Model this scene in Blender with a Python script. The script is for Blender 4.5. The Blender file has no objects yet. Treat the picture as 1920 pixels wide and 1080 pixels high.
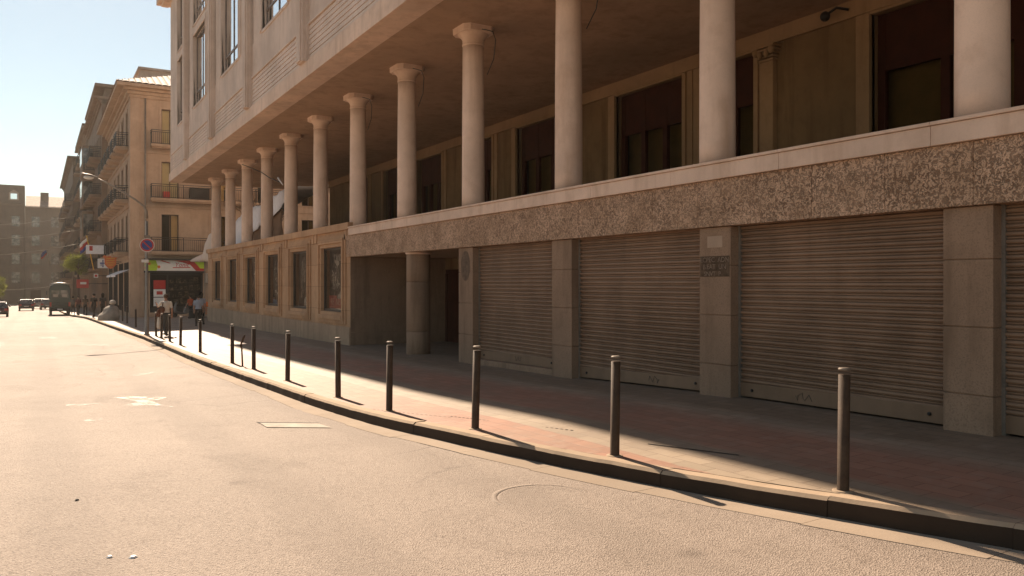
import bpy, bmesh, math, random
from mathutils import Vector, Matrix, noise
R = random.Random(11)
PI = math.pi
SC = bpy.context.scene
COL = SC.collection
# ------------------------------------------------------------------ frame of reference
# x = distance across the street (towards the arcade building), y = along the street, z = up, eye at z = E
F = 1500.0
A = math.atan(890 / F); CA, SA = math.cos(A), math.sin(A)
E = 1.7
HAZE = .00024
_P = [(-300, .4), (-60, 1.55), (-20, 1.63), (0, 1.68), (4, 1.71), (8.6, 1.77), (10.8, 1.85), (13, 1.92), (16, 1.97), (21, 2.06), (26, 2.13),
      (35, 2.23), (45, 2.32), (60, 2.45), (67, 2.52), (80, 2.85), (93, 3.2), (123, 3.5), (205, 4.5), (500, 7), (1500, 12)]
def lerp_table(tab, t):
    if t <= tab[0][0]: return tab[0][1]
    for (a0, b0), (a1, b1) in zip(tab, tab[1:]):
        if t <= a1: return b0 + (b1 - b0) * (t - a0) / (a1 - a0)
    return tab[-1][1]
def drop(t): return lerp_table(_P, t)
_K = [(-30, 8.2), (-6, 8.1), (-2, 7.6), (1, 6.62), (2.9, 5.86), (4.1, 5.42), (5.2, 5.06), (6.6, 4.68), (8.3, 4.3), (10.2, 4.08), (12.9, 3.98), (17, 3.93),
      (22.8, 3.85), (37, 3.85), (50, 3.5), (75, 2.9), (120, 2.2), (180, 1.4), (500, -3)]
def kerb(t):
    s = 0
    for d in (-.8, -.4, 0, .4, .8): s += lerp_table(_K, t + d)
    return s / 5
def walk_z(n, t):                                # top of the pavement
    return E - drop(t) + .02 * max(0, min(n, 9) - 5) * (1 if t < 60 else 0.3)
def road_z(n, t):
    return E - drop(t) - .16
def H(h): return h + E
def at(px, py, lift=.16):
    """place on the road surveyed from the picture"""
    d = 1.9
    for i in range(80):
        Z = F * (d + lift) / (py - 530); X = (px - 960) / F * Z
        n = X * CA + Z * SA; t = Z * CA - X * SA; d = .6 * d + .4 * drop(t)
    return n, t
def proj(px, py, Z): n = Z * ((px - 960) / F * CA + SA); X = (px - 960) / F * Z; return n, Z * CA - X * SA, H((530 - py) * Z / F)
# ------------------------------------------------------------------ node helpers
class N:
    def __init__(s, name):
        s.m = bpy.data.materials.new(name); s.m.use_nodes = True
        s.t = s.m.node_tree; s.t.nodes.clear()
        s.out = s.t.nodes.new('ShaderNodeOutputMaterial')
        s.geo = None; s.disp = None
    def n(s, typ, **kw):
        nd = s.t.nodes.new(typ)
        for k, v in kw.items():
            if k.startswith('_'): setattr(nd, k[1:], v)
            else:
                key = k.replace('__', ' ')
                nd.inputs[int(key[1:]) if key[0] == 'i' and key[1:].isdigit() else key].default_value = v
        return nd
    def l(s, a, b): s.t.links.new(a, b)
    def pos(s):
        if not s.geo: s.geo = s.n('ShaderNodeNewGeometry')
        return s.geo.outputs['Position']
    def obj(s):
        return s.n('ShaderNodeTexCoord').outputs['Object']
    def noise(s, vec, scale, detail=4, rough=.55, stretch=None, dist=0):
        if stretch:
            mp = s.n('ShaderNodeMapping'); mp.inputs['Scale'].default_value = stretch
            s.l(vec, mp.inputs['Vector']); vec = mp.outputs['Vector']
        t = s.n('ShaderNodeTexNoise', Scale=scale, Detail=detail, Roughness=rough, Distortion=dist)
        s.l(vec, t.inputs['Vector']); return t.outputs['Fac']
    def ramp(s, fac, *stops, interp='LINEAR'):
        r = s.n('ShaderNodeValToRGB'); r.color_ramp.interpolation = interp
        el = r.color_ramp.elements
        while len(el) < len(stops): el.new(.5)
        for e, (p, c) in zip(el, stops):
            e.position = p; e.color = (c, c, c, 1) if not hasattr(c, '__len__') else (*c, 1)
        s.l(fac, r.inputs['Fac']); return r.outputs['Color']
    def mix(s, fac, a, b, mode='MIX'):
        m = s.n('ShaderNodeMix', _data_type='RGBA', _blend_type=mode)
        for sock, v in ((m.inputs[0], fac), (m.inputs[6], a), (m.inputs[7], b)):
            if hasattr(v, 'is_linked') or isinstance(v, bpy.types.NodeSocket): s.l(v, sock)
            elif hasattr(v, '__len__'): sock.default_value = (*v, 1)
            else: sock.default_value = v
        return m.outputs[2]
    def math(s, op, a, b=0.0, c=None, clamp=False):
        m = s.n('ShaderNodeMath', _operation=op, _use_clamp=clamp)
        for i, v in enumerate((a, b) if c is None else (a, b, c)):
            if isinstance(v, bpy.types.NodeSocket): s.l(v, m.inputs[i])
            else: m.inputs[i].default_value = v
        return m.outputs[0]
    def sep(s, vec):
        x = s.n('ShaderNodeSeparateXYZ'); s.l(vec, x.inputs[0]); return x.outputs
    def comb(s, x, y, z):
        c = s.n('ShaderNodeCombineXYZ')
        for i, v in enumerate((x, y, z)):
            if isinstance(v, bpy.types.NodeSocket): s.l(v, c.inputs[i])
            else: c.inputs[i].default_value = v
        return c.outputs[0]
    def done(s, col, rough=.8, bump=None, bstr=.3, bdist=.01, spec=.4, metal=0.0, coat=0):
        p = s.n('ShaderNodeBsdfPrincipled')
        for key, v in (('Base Color', col), ('Roughness', rough), ('Specular IOR Level', spec), ('Metallic', metal), ('Coat Weight', coat)):
            if isinstance(v, bpy.types.NodeSocket): s.l(v, p.inputs[key])
            elif hasattr(v, '__len__'): p.inputs[key].default_value = (*v, 1)
            else: p.inputs[key].default_value = v
        if bump is not None:
            b = s.n('ShaderNodeBump', Strength=bstr, Distance=bdist)
            s.l(bump, b.inputs['Height']); s.l(b.outputs[0], p.inputs['Normal'])
        s.l(p.outputs[0], s.out.inputs['Surface'])
        return s.m
_pc = {}
def paint(name, c, rough=.6, var=.18, scale=3.0, spec=.4, metal=0.0, bump=.15, coord='pos', fine=40):
    """plain painted or cast surface, mottled and slightly rough"""
    if name in _pc: return _pc[name]
    k = N(name); v = k.pos() if coord == 'pos' else k.obj()
    a = k.noise(v, scale, 5, .6); b = k.noise(v, fine, 3, .6)
    f = k.math('ADD', k.math('MULTIPLY', a, .75), k.math('MULTIPLY', b, .25))
    lo = tuple(x * (1 - var) for x in c); hi = tuple(min(1, x * (1 + var)) for x in c)
    m = k.done(k.ramp(f, (.3, lo), (.7, hi)), rough, b, bump, .004, spec, metal)
    _pc[name] = m; return m

def render_wall(name, c, stain, streak=.5, bump=.3, rough=.88, speck=.12):
    """old painted render or stone with vertical rain streaks and blotches"""
    c = (c[0], c[1] * .915, c[2] * .83); stain = (stain[0], stain[1] * .9, stain[2] * .8)
    k = N(name); v = k.pos()
    big = k.noise(v, .55, 6, .62); mid = k.noise(v, 3.2, 6, .6); fine = k.noise(v, 55, 3, .6)
    st = k.noise(v, 2.6, 5, .6, stretch=(1, 1, .12))
    col = k.mix(k.ramp(big, (.38, 0.), (.66, 1.)), tuple(x * .86 for x in c), tuple(min(1, x * 1.1) for x in c))
    col = k.mix(k.math('MULTIPLY', k.ramp(mid, (.5, 0.), (.75, 1.)), .35), col, stain)
    col = k.mix(k.math('MULTIPLY', k.ramp(st, (.5, 0.), (.72, 1.)), streak), col, stain)
    col = k.mix(k.math('MULTIPLY', k.ramp(fine, (.35, 1.), (.5, 0.)), speck), col, tuple(x * .6 for x in c))
    h = k.math('ADD', k.math('MULTIPLY', mid, .7), k.math('MULTIPLY', fine, .3))
    return k.done(col, rough, h, bump, .012, .3)

M = {}
def stone_blocks():
    m = render_wall('warm_facade_stone', (.54, .355, .225), (.34, .19, .10), .35); t = m.node_tree
    p = next(n for n in t.nodes if n.type == 'BSDF_PRINCIPLED'); src = p.inputs['Base Color'].links[0].from_socket
    g = next(n for n in t.nodes if n.type == 'NEW_GEOMETRY'); sx = t.nodes.new('ShaderNodeSeparateXYZ'); cb = t.nodes.new('ShaderNodeCombineXYZ')
    t.links.new(g.outputs['Position'], sx.inputs[0]); t.links.new(sx.outputs[1], cb.inputs[0]); t.links.new(sx.outputs[2], cb.inputs[1])
    b = t.nodes.new('ShaderNodeTexBrick'); b.inputs['Scale'].default_value = 1; b.inputs['Brick Width'].default_value = 1.35; b.inputs['Row Height'].default_value = .78; b.inputs['Mortar Size'].default_value = .006
    b.inputs['Color1'].default_value = (.9, .9, .9, 1); b.inputs['Color2'].default_value = (1.08, 1.06, 1.03, 1); b.inputs['Mortar'].default_value = (.5, .45, .4, 1)
    mx = t.nodes.new('ShaderNodeMix'); mx.data_type = 'RGBA'; mx.blend_type = 'MULTIPLY'; mx.inputs[0].default_value = 1
    t.links.new(cb.outputs[0], b.inputs['Vector']); t.links.new(src, mx.inputs[6]); t.links.new(b.outputs['Color'], mx.inputs[7]); t.links.new(mx.outputs[2], p.inputs['Base Color'])
    return m
M['stone'] = stone_blocks()
M['panel'] = render_wall('grey_granite_panel', (.33, .228, .16), (.13, .085, .053), .75, .4, .8, .6)
M['column'] = render_wall('painted_column', (.80, .64, .545), (.5, .34, .24), .55, .15, .85)
M['marble'] = render_wall('pale_ledge_marble', (.74, .585, .49), (.42, .28, .19), .5, .15, .75)
M['upper'] = render_wall('upper_pale_render', (.66, .565, .515), (.46, .36, .30), .5, .2, .85)
M['board'] = render_wall('upper_siding_board', (.70, .60, .545), (.52, .42, .35), .3, .15, .8)
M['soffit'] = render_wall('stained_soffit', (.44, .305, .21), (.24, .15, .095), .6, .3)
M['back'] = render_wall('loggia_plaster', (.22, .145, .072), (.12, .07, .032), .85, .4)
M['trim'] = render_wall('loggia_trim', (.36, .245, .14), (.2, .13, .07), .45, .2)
M['wood'] = paint('dark_red_joinery', (.05, .014, .007), .7, .3, spec=.12)
M['dark'] = paint('dark_interior', (.025, .018, .013), .9, .2)
M['blind'] = paint('dusty_blind', (.13, .09, .045), .9, .2)
M['corner'] = render_wall('ochre_corner_render', (.45, .345, .265), (.29, .21, .15), .45, .2)
M['brownb'] = render_wall('brown_render', (.27, .2, .155), (.2, .14, .1), .5, .2)
M['greyb'] = render_wall('grey_brown_render', (.32, .26, .215), (.26, .2, .16), .4, .2)
M['paleg'] = render_wall('pale_grey_render', (.46, .38, .33), (.32, .25, .2), .4, .2)
M['farb'] = render_wall('far_dark_render', (.13, .098, .076), (.08, .06, .046), .4, .2)
M['farb2'] = render_wall('far_beige_render', (.19, .15, .12), (.12, .092, .074), .4, .2)
M['iron'] = paint('black_ironwork', (.022, .018, .015), .5, .3)
M['bollard'] = paint('brown_bollard_paint', (.08, .048, .028), .7, .35, 6, .25, bump=.25)
M['steel'] = paint('worn_steel_top', (.22, .175, .135), .6, .2, 9, .4, .3)
M['galv'] = paint('galvanised_pole', (.26, .22, .18), .5, .25, 5, .5, .4)
M['white'] = paint('white_plastic', (.75, .72, .68), .5, .08)
M['cloth_w'] = paint('white_tarp', (.82, .79, .80), .8, .1, 4)
M['cloth_b'] = paint('brown_canvas', (.20, .11, .06), .9, .25, 2)
M['cloth_c'] = paint('cream_canvas', (.66, .53, .43), .85, .12, 2)
M['tyre'] = paint('black_rubber', (.02, .018, .017), .8, .2)
M['rim'] = paint('alloy_rim', (.4, .38, .36), .35, .1, metal=.8)
M['red'] = paint('red_plastic', (.45, .03, .02), .45, .15)
M['orange'] = paint('orange_sign', (.62, .15, .03), .5, .2, 6)
M['blue'] = paint('blue_sign', (.03, .05, .22), .45, .15)
M['yellow'] = paint('yellow_paint', (.65, .38, .04), .5, .15)
M['lime'] = paint('lime_sign', (.42, .58, .03), .5, .3, 2.2)
M['grille'] = paint('beige_metal_case', (.5, .42, .34), .6, .12)
M['amber'] = paint('amber_lens', (.6, .2, .03), .3, .1)

def glass_mat(name, tint, gl=.35, rough=.03, amt=1.0):
    k = N(name)
    lw = k.n('ShaderNodeLayerWeight', Blend=gl)
    tr = k.n('ShaderNodeBsdfTransparent'); tr.inputs[0].default_value = (*tint, 1)
    gs = k.n('ShaderNodeBsdfGlossy', Roughness=rough); gs.inputs[0].default_value = (.95, .95, .95, 1)
    nz = k.noise(k.pos(), .9, 2, .5); b = k.n('ShaderNodeBump', Strength=.06, Distance=.05)
    k.l(nz, b.inputs['Height']); k.l(b.outputs[0], gs.inputs['Normal'])
    mx = k.n('ShaderNodeMixShader')
    k.l(k.math('MULTIPLY', lw.outputs['Fresnel'], amt), mx.inputs[0]); k.l(tr.outputs[0], mx.inputs[1]); k.l(gs.outputs[0], mx.inputs[2])
    k.l(mx.outputs[0], k.out.inputs['Surface']); return k.m
M['glass'] = glass_mat('shop_glass', (.88, .84, .77), .09, .03, .4)
M['mirror'] = glass_mat('sky_reflecting_glass', (.5, .52, .52), .99)
M['dglass'] = glass_mat('dusty_window_glass', (.75, .68, .5), .05, .1, .4)
def _far_glass():
    k = N('far_window_glass')
    p = k.noise(k.pos(), 1.1, 2, .5)
    return k.done(k.ramp(p, (.42, (.03, .025, .02)), (.66, (.34, .3, .26))), .12, None, spec=.8)  # pale patches paint bright reflections into the glass colour
M['farglass'] = _far_glass()

def _road():
    k = N('sunlit_asphalt'); v = k.pos()
    big = k.noise(v, .13, 5, .6); mid = k.noise(v, 1.3, 6, .6); tr = k.noise(v, .9, 5, .6, stretch=(1, .09, 1))
    vo = k.n('ShaderNodeTexVoronoi', Scale=85.0, _feature='F1'); k.l(v, vo.inputs['Vector'])
    fine = k.noise(v, 140, 2, .6)
    col = k.mix(k.ramp(big, (.35, 0.), (.65, 1.)), (.255, .197, .157), (.335, .263, .212))
    oil = k.noise(v, .75, 7, .68, stretch=(1, .45, 1), dist=.8)
    col = k.mix(k.math('MULTIPLY', k.ramp(oil, (.56, 0.), (.66, .75), (.75, 1.)), .55), col, (.15, .108, .078))
    col = k.mix(k.math('MULTIPLY', k.ramp(mid, (.52, 0.), (.72, 1.)), .4), col, (.17, .125, .093))
    col = k.mix(k.math('MULTIPLY', k.ramp(tr, (.52, 0.), (.7, 1.)), .45), col, (.27, .215, .17))
    ag = k.sep(vo.outputs['Color'])[0]
    col = k.mix(k.math('MULTIPLY', k.ramp(ag, (.55, 0.), (.8, 1.)), .42), col, (.42, .345, .28))
    col = k.mix(k.math('MULTIPLY', k.ramp(ag, (.12, 1.), (.3, 0.)), .42), col, (.1, .075, .056))
    xx, yy, zz_ = k.sep(v)
    lanes = k.math('SINE', k.math('MULTIPLY', k.math('ADD', xx, k.math('MULTIPLY', mid, .5)), 3.6))
    col = k.mix(k.math('MULTIPLY', k.ramp(lanes, (.2, 0.), (.9, 1.)), .22), col, (.16, .122, .094))
    drip = k.n('ShaderNodeTexVoronoi', Scale=.8, _feature='F1'); k.l(v, drip.inputs['Vector'])
    col = k.mix(k.math('MULTIPLY', k.ramp(k.math('ADD', drip.outputs['Distance'], k.math('MULTIPLY', k.noise(v, 7, 4, .6), .12)), (.09, 1.), (.17, 0.)), .4), col, (.1, .072, .053))
    # hairline cracks
    cv = k.n('ShaderNodeTexVoronoi', Scale=.42, _feature='DISTANCE_TO_EDGE')
    dv = k.n('ShaderNodeMix', _data_type='VECTOR'); dv.inputs[0].default_value = .22
    nn = k.n('ShaderNodeTexNoise', Scale=2.2, Detail=5.0); k.l(v, nn.inputs['Vector'])
    k.l(v, dv.inputs[4]); k.l(nn.outputs['Color'], dv.inputs[5]); k.l(dv.outputs[1], cv.inputs['Vector'])
    crack = k.ramp(cv.outputs['Distance'], (.0, 1.), (.006, 0.))
    msk = k.ramp(k.noise(v, .35, 3, .5), (.5, 0.), (.62, 1.))
    col = k.mix(k.math('MULTIPLY', k.math('MULTIPLY', crack, msk), .5), col, (.05, .036, .028))
    h = k.math('ADD', k.math('MULTIPLY', vo.outputs['Distance'], .8), k.math('MULTIPLY', fine, .3))
    h = k.math('ADD', h, k.math('MULTIPLY', mid, .6))
    return k.done(col, .75, h, .8, .012, .3)
M['road'] = _road()
def _walk():
    k = N('tiled_pavement'); v = k.pos(); x, y, z = k.sep(v)
    big = k.noise(v, .6, 6, .62); mid = k.noise(v, 5, 5, .6); fine = k.noise(v, 90, 2, .6)
    br = k.n('ShaderNodeTexBrick', Scale=1.0, Mortar__Size=.006, Brick__Width=.4, Row__Height=.2, Mortar__Smooth=.3)
    br.inputs['Color1'].default_value = (.82, .82, .82, 1); br.inputs['Color2'].default_value = (1.06, 1.05, 1.04, 1); br.inputs['Mortar'].default_value = (.55, .5, .46, 1)
    k.l(k.comb(y, x, 0.0), br.inputs['Vector'])
    wob = k.math('MULTIPLY', k.math('SUBTRACT', k.noise(v, 2.5, 3, .5), .5), .10)
    nx = k.math('ADD', x, wob)
    grey, red = (.34, .262, .185), (.38, .19, .125)
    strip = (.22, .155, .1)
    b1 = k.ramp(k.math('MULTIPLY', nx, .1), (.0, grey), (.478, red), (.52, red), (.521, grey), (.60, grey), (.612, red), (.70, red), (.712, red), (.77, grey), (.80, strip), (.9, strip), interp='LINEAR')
    fade = k.ramp(k.math('MULTIPLY', y, .02), (.0, 1.), (.42, .9), (.75, .15))
    col = k.mix(fade, (.32, .25, .19), b1)
    col = k.mix(1.0, col, br.outputs['Color'], 'MULTIPLY')
    col = k.mix(k.math('MULTIPLY', k.ramp(big, (.45, 0.), (.68, 1.)), .6), col, (.24, .175, .125))
    col = k.mix(k.math('MULTIPLY', k.ramp(mid, (.52, 0.), (.75, 1.)), .4), col, (.40, .31, .24))
    gs = k.n('ShaderNodeTexVoronoi', Scale=2.6, _feature='F1'); k.l(v, gs.inputs['Vector'])
    col = k.mix(k.math('MULTIPLY', k.ramp(gs.outputs['Distance'], (.03, 1.), (.06, 0.)), .55), col, (.13, .09, .065))
    lane = k.noise(v, 1.4, 6, .65, stretch=(1, .3, 1)); col = k.mix(k.math('MULTIPLY', k.ramp(lane, (.5, 0.), (.7, 1.)), .28), col, (.2, .14, .095))
    # ribbed guide paving inside the grey band
    wv = k.math('SINE', k.math('MULTIPLY', k.math('ADD', x, y), 110.0))
    band = k.ramp(k.math('MULTIPLY', nx, .1), (.52, 0.), (.521, 1.), (.60, 1.), (.605, 0.))
    rib = k.math('MULTIPLY', wv, band)
    h = k.math('ADD', k.math('MULTIPLY', br.outputs['Fac'], -.8), k.math('MULTIPLY', fine, .35))
    h = k.math('ADD', h, k.math('MULTIPLY', rib, .3)); h = k.math('ADD', h, k.math('MULTIPLY', mid, .8))
    return k.done(col, .6, h, .4, .01, .4)
M['walk'] = _walk()
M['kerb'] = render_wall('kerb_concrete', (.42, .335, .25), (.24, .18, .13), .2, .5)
M['kerb_face'] = render_wall('shade_dark_kerb_face', (.042, .029, .02), (.025, .017, .012), .4, .6)  # shade of the kerb's road-facing side put into its colour
M['gutter'] = render_wall('gutter_concrete', (.34, .285, .23), (.27, .21, .155), .1, .5)
def _band():
    k = N('bush_hammered_stone'); v = k.pos()
    m1 = k.noise(v, 25, 4, .6, dist=1.1); m2 = k.noise(v, 2.0, 5, .6); f = k.noise(v, 75, 3, .65)
    col = k.mix(k.ramp(m2, (.35, 0.), (.65, 1.)), (.56, .35, .22), (.76, .49, .325))
    sq = k.math('MULTIPLY', k.ramp(m1, (.40, 1.), (.47, .5), (.52, 0.), (.62, 0.), (.67, .5)), k.ramp(k.noise(v, 3.5, 4, .6), (.3, .55), (.6, 1.)))
    col = k.mix(k.math('MULTIPLY', sq, .82), col, (.17, .092, .05))
    col = k.mix(k.math('MULTIPLY', k.ramp(f, (.3, 1.), (.45, 0.)), .4), col, (.2, .13, .08))
    h = k.math('SUBTRACT', k.math('MULTIPLY', f, .5), sq)
    return k.done(col, .85, h, .9, .02, .3)
M['band'] = _band()
def _shutter():
    k = N('dusty_roller_shutter'); v = k.pos()
    st = k.noise(v, 3.0, 5, .6, stretch=(1, 1, .15)); big = k.noise(v, .9, 5, .6); sl = k.noise(v, 6, 4, .6, stretch=(1, .5, 6))
    col = k.mix(k.ramp(big, (.35, 0.), (.65, 1.)), (.205, .124, .077), (.31, .19, .12))
    col = k.mix(k.math('MULTIPLY', k.ramp(st, (.5, 0.), (.75, 1.)), .55), col, (.145, .085, .05))
    col = k.mix(k.math('MULTIPLY', k.ramp(sl, (.5, 0.), (.75, 1.)), .35), col, (.40, .255, .16))
    return k.done(col, .55, k.noise(v, 60, 2, .5), .12, .003, .25, .0)
M['shutter'] = _shutter()
M['rail'] = render_wall('shutter_bottom_rail', (.24, .16, .105), (.14, .09, .055), .5, .2, .6)
def _rooft():
    k = N('clay_roof_tiles'); v = k.pos()
    n1 = k.noise(v, 2, 5, .6); n2 = k.noise(v, 12, 3, .5)
    return k.done(k.ramp(k.math('ADD', k.math('MULTIPLY', n1, .5), k.math('MULTIPLY', n2, .5)), (.35, (.18, .1, .065)), (.65, (.42, .27, .19))), .75, n2, .4, .03)
M['tiles'] = _rooft()
def _leaf(name, a, b):
    k = N(name); v = k.pos(); n1 = k.noise(v, 3, 3, .5)
    p = k.n('ShaderNodeBsdfPrincipled', Roughness=.55); k.l(k.ramp(n1, (.35, a), (.65, b)), p.inputs['Base Color'])
    t = k.n('ShaderNodeBsdfTranslucent'); t.inputs[0].default_value = (*[min(1, x * 2.2) for x in b], 1)
    mx = k.n('ShaderNodeMixShader', Fac=.45); k.l(p.outputs[0], mx.inputs[1]); k.l(t.outputs[0], mx.inputs[2]); k.l(mx.outputs[0], k.out.inputs['Surface'])
    return k.m
M['leaf'] = _leaf('street_tree_leaf', (.05, .075, .012), (.13, .14, .02))
M['bark'] = paint('grey_bark', (.09, .065, .05), .9, .3, 8)
def _poster(name, bg, fg, sc, stretch, thr):
    k = N(name); v = k.pos(); n1 = k.noise(v, sc, 3, .6, stretch=stretch, dist=1.2)
    return k.done(k.mix(k.ramp(n1, (thr, 0.), (thr + .03, 1.)), bg, fg), .7)
M['print'] = _poster('display_print_grey', (.02, .014, .01), (.46, .40, .34), 2.6, (1, 2.2, 1), .53)
M['print2'] = _poster('display_print_streaks', (.018, .012, .009), (.42, .36, .30), 3.5, (1, 3, .6), .57)
M['print3'] = _poster('display_print_mixed', (.024, .016, .012), (.6, .54, .5), 2.2, (1, 2, 1.2), .58)
M['goods'] = _poster('shelved_goods', (.03, .022, .015), (.18, .13, .09), 4.0, (1.2, 1, 2.5), .55)
M['redposter'] = _poster('red_poster', (.32, .03, .02), (.45, .12, .09), 5.0, (1, 2, 1), .6)
M['patch'] = paint('pale_repair_slab', (.36, .30, .24), .8, .35, 4, bump=.8)
def _worn(nm, off, top):
    k = N(nm); v = k.pos()
    n1 = k.noise(v, 6, 5, .7)
    p = k.n('ShaderNodeBsdfPrincipled', Roughness=.6); p.inputs['Base Color'].default_value = (.62, .56, .48, 1)
    t = k.n('ShaderNodeBsdfTransparent'); mx = k.n('ShaderNodeMixShader')
    k.l(k.ramp(n1, (.40 + off, 0.), (.58 + off, top)), mx.inputs[0]); k.l(t.outputs[0], mx.inputs[1]); k.l(p.outputs[0], mx.inputs[2]); k.l(mx.outputs[0], k.out.inputs['Surface'])
    return k.m
M['worn'] = _worn('worn_road_paint', .02, .6); M['worn_faint'] = _worn('faint_road_paint', .06, .4)

# ------------------------------------------------------------------ mesh helpers
OFF = {}
class MB:
    def __init__(s): s.v = []; s.f = []; s.mi = []; s.sm = []
    def add(s, vs, fs, mi=0, smooth=False):
        b = len(s.v); s.v += [tuple(p) for p in vs]
        for f in fs: s.f.append(tuple(i + b for i in f)); s.mi.append(mi); s.sm.append(smooth)
        return s
    def box(s, x0, x1, y0, y1, z0, z1, mi=0):
        vs = [(x, y, z) for x in (x0, x1) for y in (y0, y1) for z in (z0, z1)]
        return s.add(vs, [(0, 1, 3, 2), (4, 6, 7, 5), (0, 4, 5, 1), (2, 3, 7, 6), (0, 2, 6, 4), (1, 5, 7, 3)], mi)
    def pbox(s, P, u0, u1, z0, z1, d0, d1, mi=0):
        vs = [P(u, z, d) for u in (u0, u1) for z in (z0, z1) for d in (d0, d1)]
        return s.add(vs, [(0, 1, 3, 2), (4, 6, 7, 5), (0, 4, 5, 1), (2, 3, 7, 6), (0, 2, 6, 4), (1, 5, 7, 3)], mi)
    def quad(s, a, b, c, d, mi=0): return s.add([a, b, c, d], [(0, 1, 2, 3)], mi)
    def prism(s, poly, P, d0, d1, mi=0):
        n = len(poly); vs = [P(u, z, d0) for u, z in poly] + [P(u, z, d1) for u, z in poly]
        fs = [tuple(range(n)), tuple(range(2 * n - 1, n - 1, -1))] + [(i, (i + 1) % n, n + (i + 1) % n, n + i) for i in range(n)]
        return s.add(vs, fs, mi)
    def lathe(s, c, prof, seg=24, mi=0, smooth=True, sx=1, sy=1):
        vs = []; fs = []
        for r, z in prof:
            for i in range(seg):
                a = 2 * PI * i / seg; vs.append((c[0] + r * math.cos(a) * sx, c[1] + r * math.sin(a) * sy, c[2] + z))
        for j in range(len(prof) - 1):
            for i in range(seg):
                k = (i + 1) % seg; fs.append((j * seg + i, j * seg + k, (j + 1) * seg + k, (j + 1) * seg + i))
        s.add(vs, fs, mi, smooth)
        s.add([vs[i] for i in range(seg)], [tuple(range(seg - 1, -1, -1))], mi)
        s.add([vs[(len(prof) - 1) * seg + i] for i in range(seg)], [tuple(range(seg))], mi)
        return s
    def tube(s, pts, rad, seg=8, mi=0, smooth=True):
        pts = [Vector(p) for p in pts]; n = len(pts)
        if not hasattr(rad, '__len__'): rad = [rad] * n
        vs = []; fs = []; up = None
        for i, p in enumerate(pts):
            d = (pts[min(i + 1, n - 1)] - pts[max(i - 1, 0)]).normalized()
            if up is None: up = Vector((0, 0, 1)) if abs(d.z) < .9 else Vector((1, 0, 0))
            a = d.cross(up)
            if a.length < 1e-4: a = d.orthogonal()
            a.normalize(); b = d.cross(a); up = -b if False else up
            for k in range(seg):
                t = 2 * PI * k / seg; vs.append(p + (a * math.cos(t) + b * math.sin(t)) * rad[i])
        for i in range(n - 1):
            for k in range(seg):
                q = (k + 1) % seg; fs.append((i * seg + k, i * seg + q, (i + 1) * seg + q, (i + 1) * seg + k))
        fs.append(tuple(range(seg - 1, -1, -1))); fs.append(tuple((n - 1) * seg + k for k in range(seg)))
        return s.add(vs, fs, mi, smooth)
    def ball(s, c, r, seg=12, rings=8, mi=0):
        if not hasattr(r, '__len__'): r = (r, r, r)
        prof = [(max(.001, math.sin(PI * i / rings)), -math.cos(PI * i / rings)) for i in range(rings + 1)]
        vs = []; fs = []
        for q, z in prof:
            for i in range(seg):
                a = 2 * PI * i / seg; vs.append((c[0] + q * math.cos(a) * r[0], c[1] + q * math.sin(a) * r[1], c[2] + z * r[2]))
        for j in range(rings):
            for i in range(seg):
                k = (i + 1) % seg; fs.append((j * seg + i, j * seg + k, (j + 1) * seg + k, (j + 1) * seg + i))
        return s.add(vs, fs, mi, True)
    def loft(s, rings, mi=0, smooth=True, cap=True):
        n = len(rings[0]); vs = [p for r in rings for p in r]; fs = []
        for j in range(len(rings) - 1):
            for i in range(n):
                k = (i + 1) % n; fs.append((j * n + i, j * n + k, (j + 1) * n + k, (j + 1) * n + i))
        if cap: fs.append(tuple(range(n - 1, -1, -1))); fs.append(tuple((len(rings) - 1) * n + i for i in range(n)))
        return s.add(vs, fs, mi, smooth)
    def wall(s, P, u0, u1, z0, z1, holes=(), dep=.2, mi=0, zbot=None):
        """flat wall with rectangular openings (ua,ub,za,zb), each with its reveals"""
        us = sorted({u0, u1, *[h[0] for h in holes], *[h[1] for h in holes]}); us = [u for u in us if u0 <= u <= u1]
        zs = sorted({z0, z1, *[h[2] for h in holes], *[h[3] for h in holes]}); zs = [z for z in zs if z0 <= z <= z1]
        for ua, ub in zip(us, us[1:]):
            for za, zb in zip(zs, zs[1:]):
                um, zm = (ua + ub) / 2, (za + zb) / 2
                if any(h[0] < um < h[1] and h[2] < zm < h[3] for h in holes): continue
                s.quad(P(ua, za, 0), P(ub, za, 0), P(ub, zb, 0), P(ua, zb, 0), mi)
        for a, b, c, d in holes:
            for q in (((a, c), (a, d)), ((b, c), (b, d)), ((a, c), (b, c)), ((a, d), (b, d))):
                (ua, za), (ub, zb) = q
                s.quad(P(ua, za, 0), P(ub, zb, 0), P(ub, zb, dep), P(ua, za, dep), mi)
        return s
    def build(s, name, mats, parent=None, loc=None, bev=0, local=False):
        if not isinstance(mats, (list, tuple)): mats = [mats]
        off = Vector((0, 0, 0)) if local else (OFF[parent.name] if parent else Vector(loc or (0, 0, 0)))
        me = bpy.data.meshes.new(name)
        me.from_pydata([(p[0] - off[0], p[1] - off[1], p[2] - off[2]) for p in s.v], [], s.f)
        for m in mats: me.materials.append(m)
        me.polygons.foreach_set('material_index', s.mi); me.polygons.foreach_set('use_smooth', s.sm)
        bm = bmesh.new(); bm.from_mesh(me); bmesh.ops.remove_doubles(bm, verts=bm.verts, dist=.0004)
        bmesh.ops.recalc_face_normals(bm, faces=bm.faces); bm.to_mesh(me); bm.free(); me.update()
        o = bpy.data.objects.new(name, me); COL.objects.link(o)
        if parent: o.parent = parent; OFF[o.name] = OFF[parent.name]
        else: o.location = loc or (0, 0, 0); OFF[o.name] = off
        if bev:
            b = o.modifiers.new('edge', 'BEVEL'); b.width = bev; b.segments = 2; b.limit_method = 'ANGLE'; b.angle_limit = .7
        return o
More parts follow.
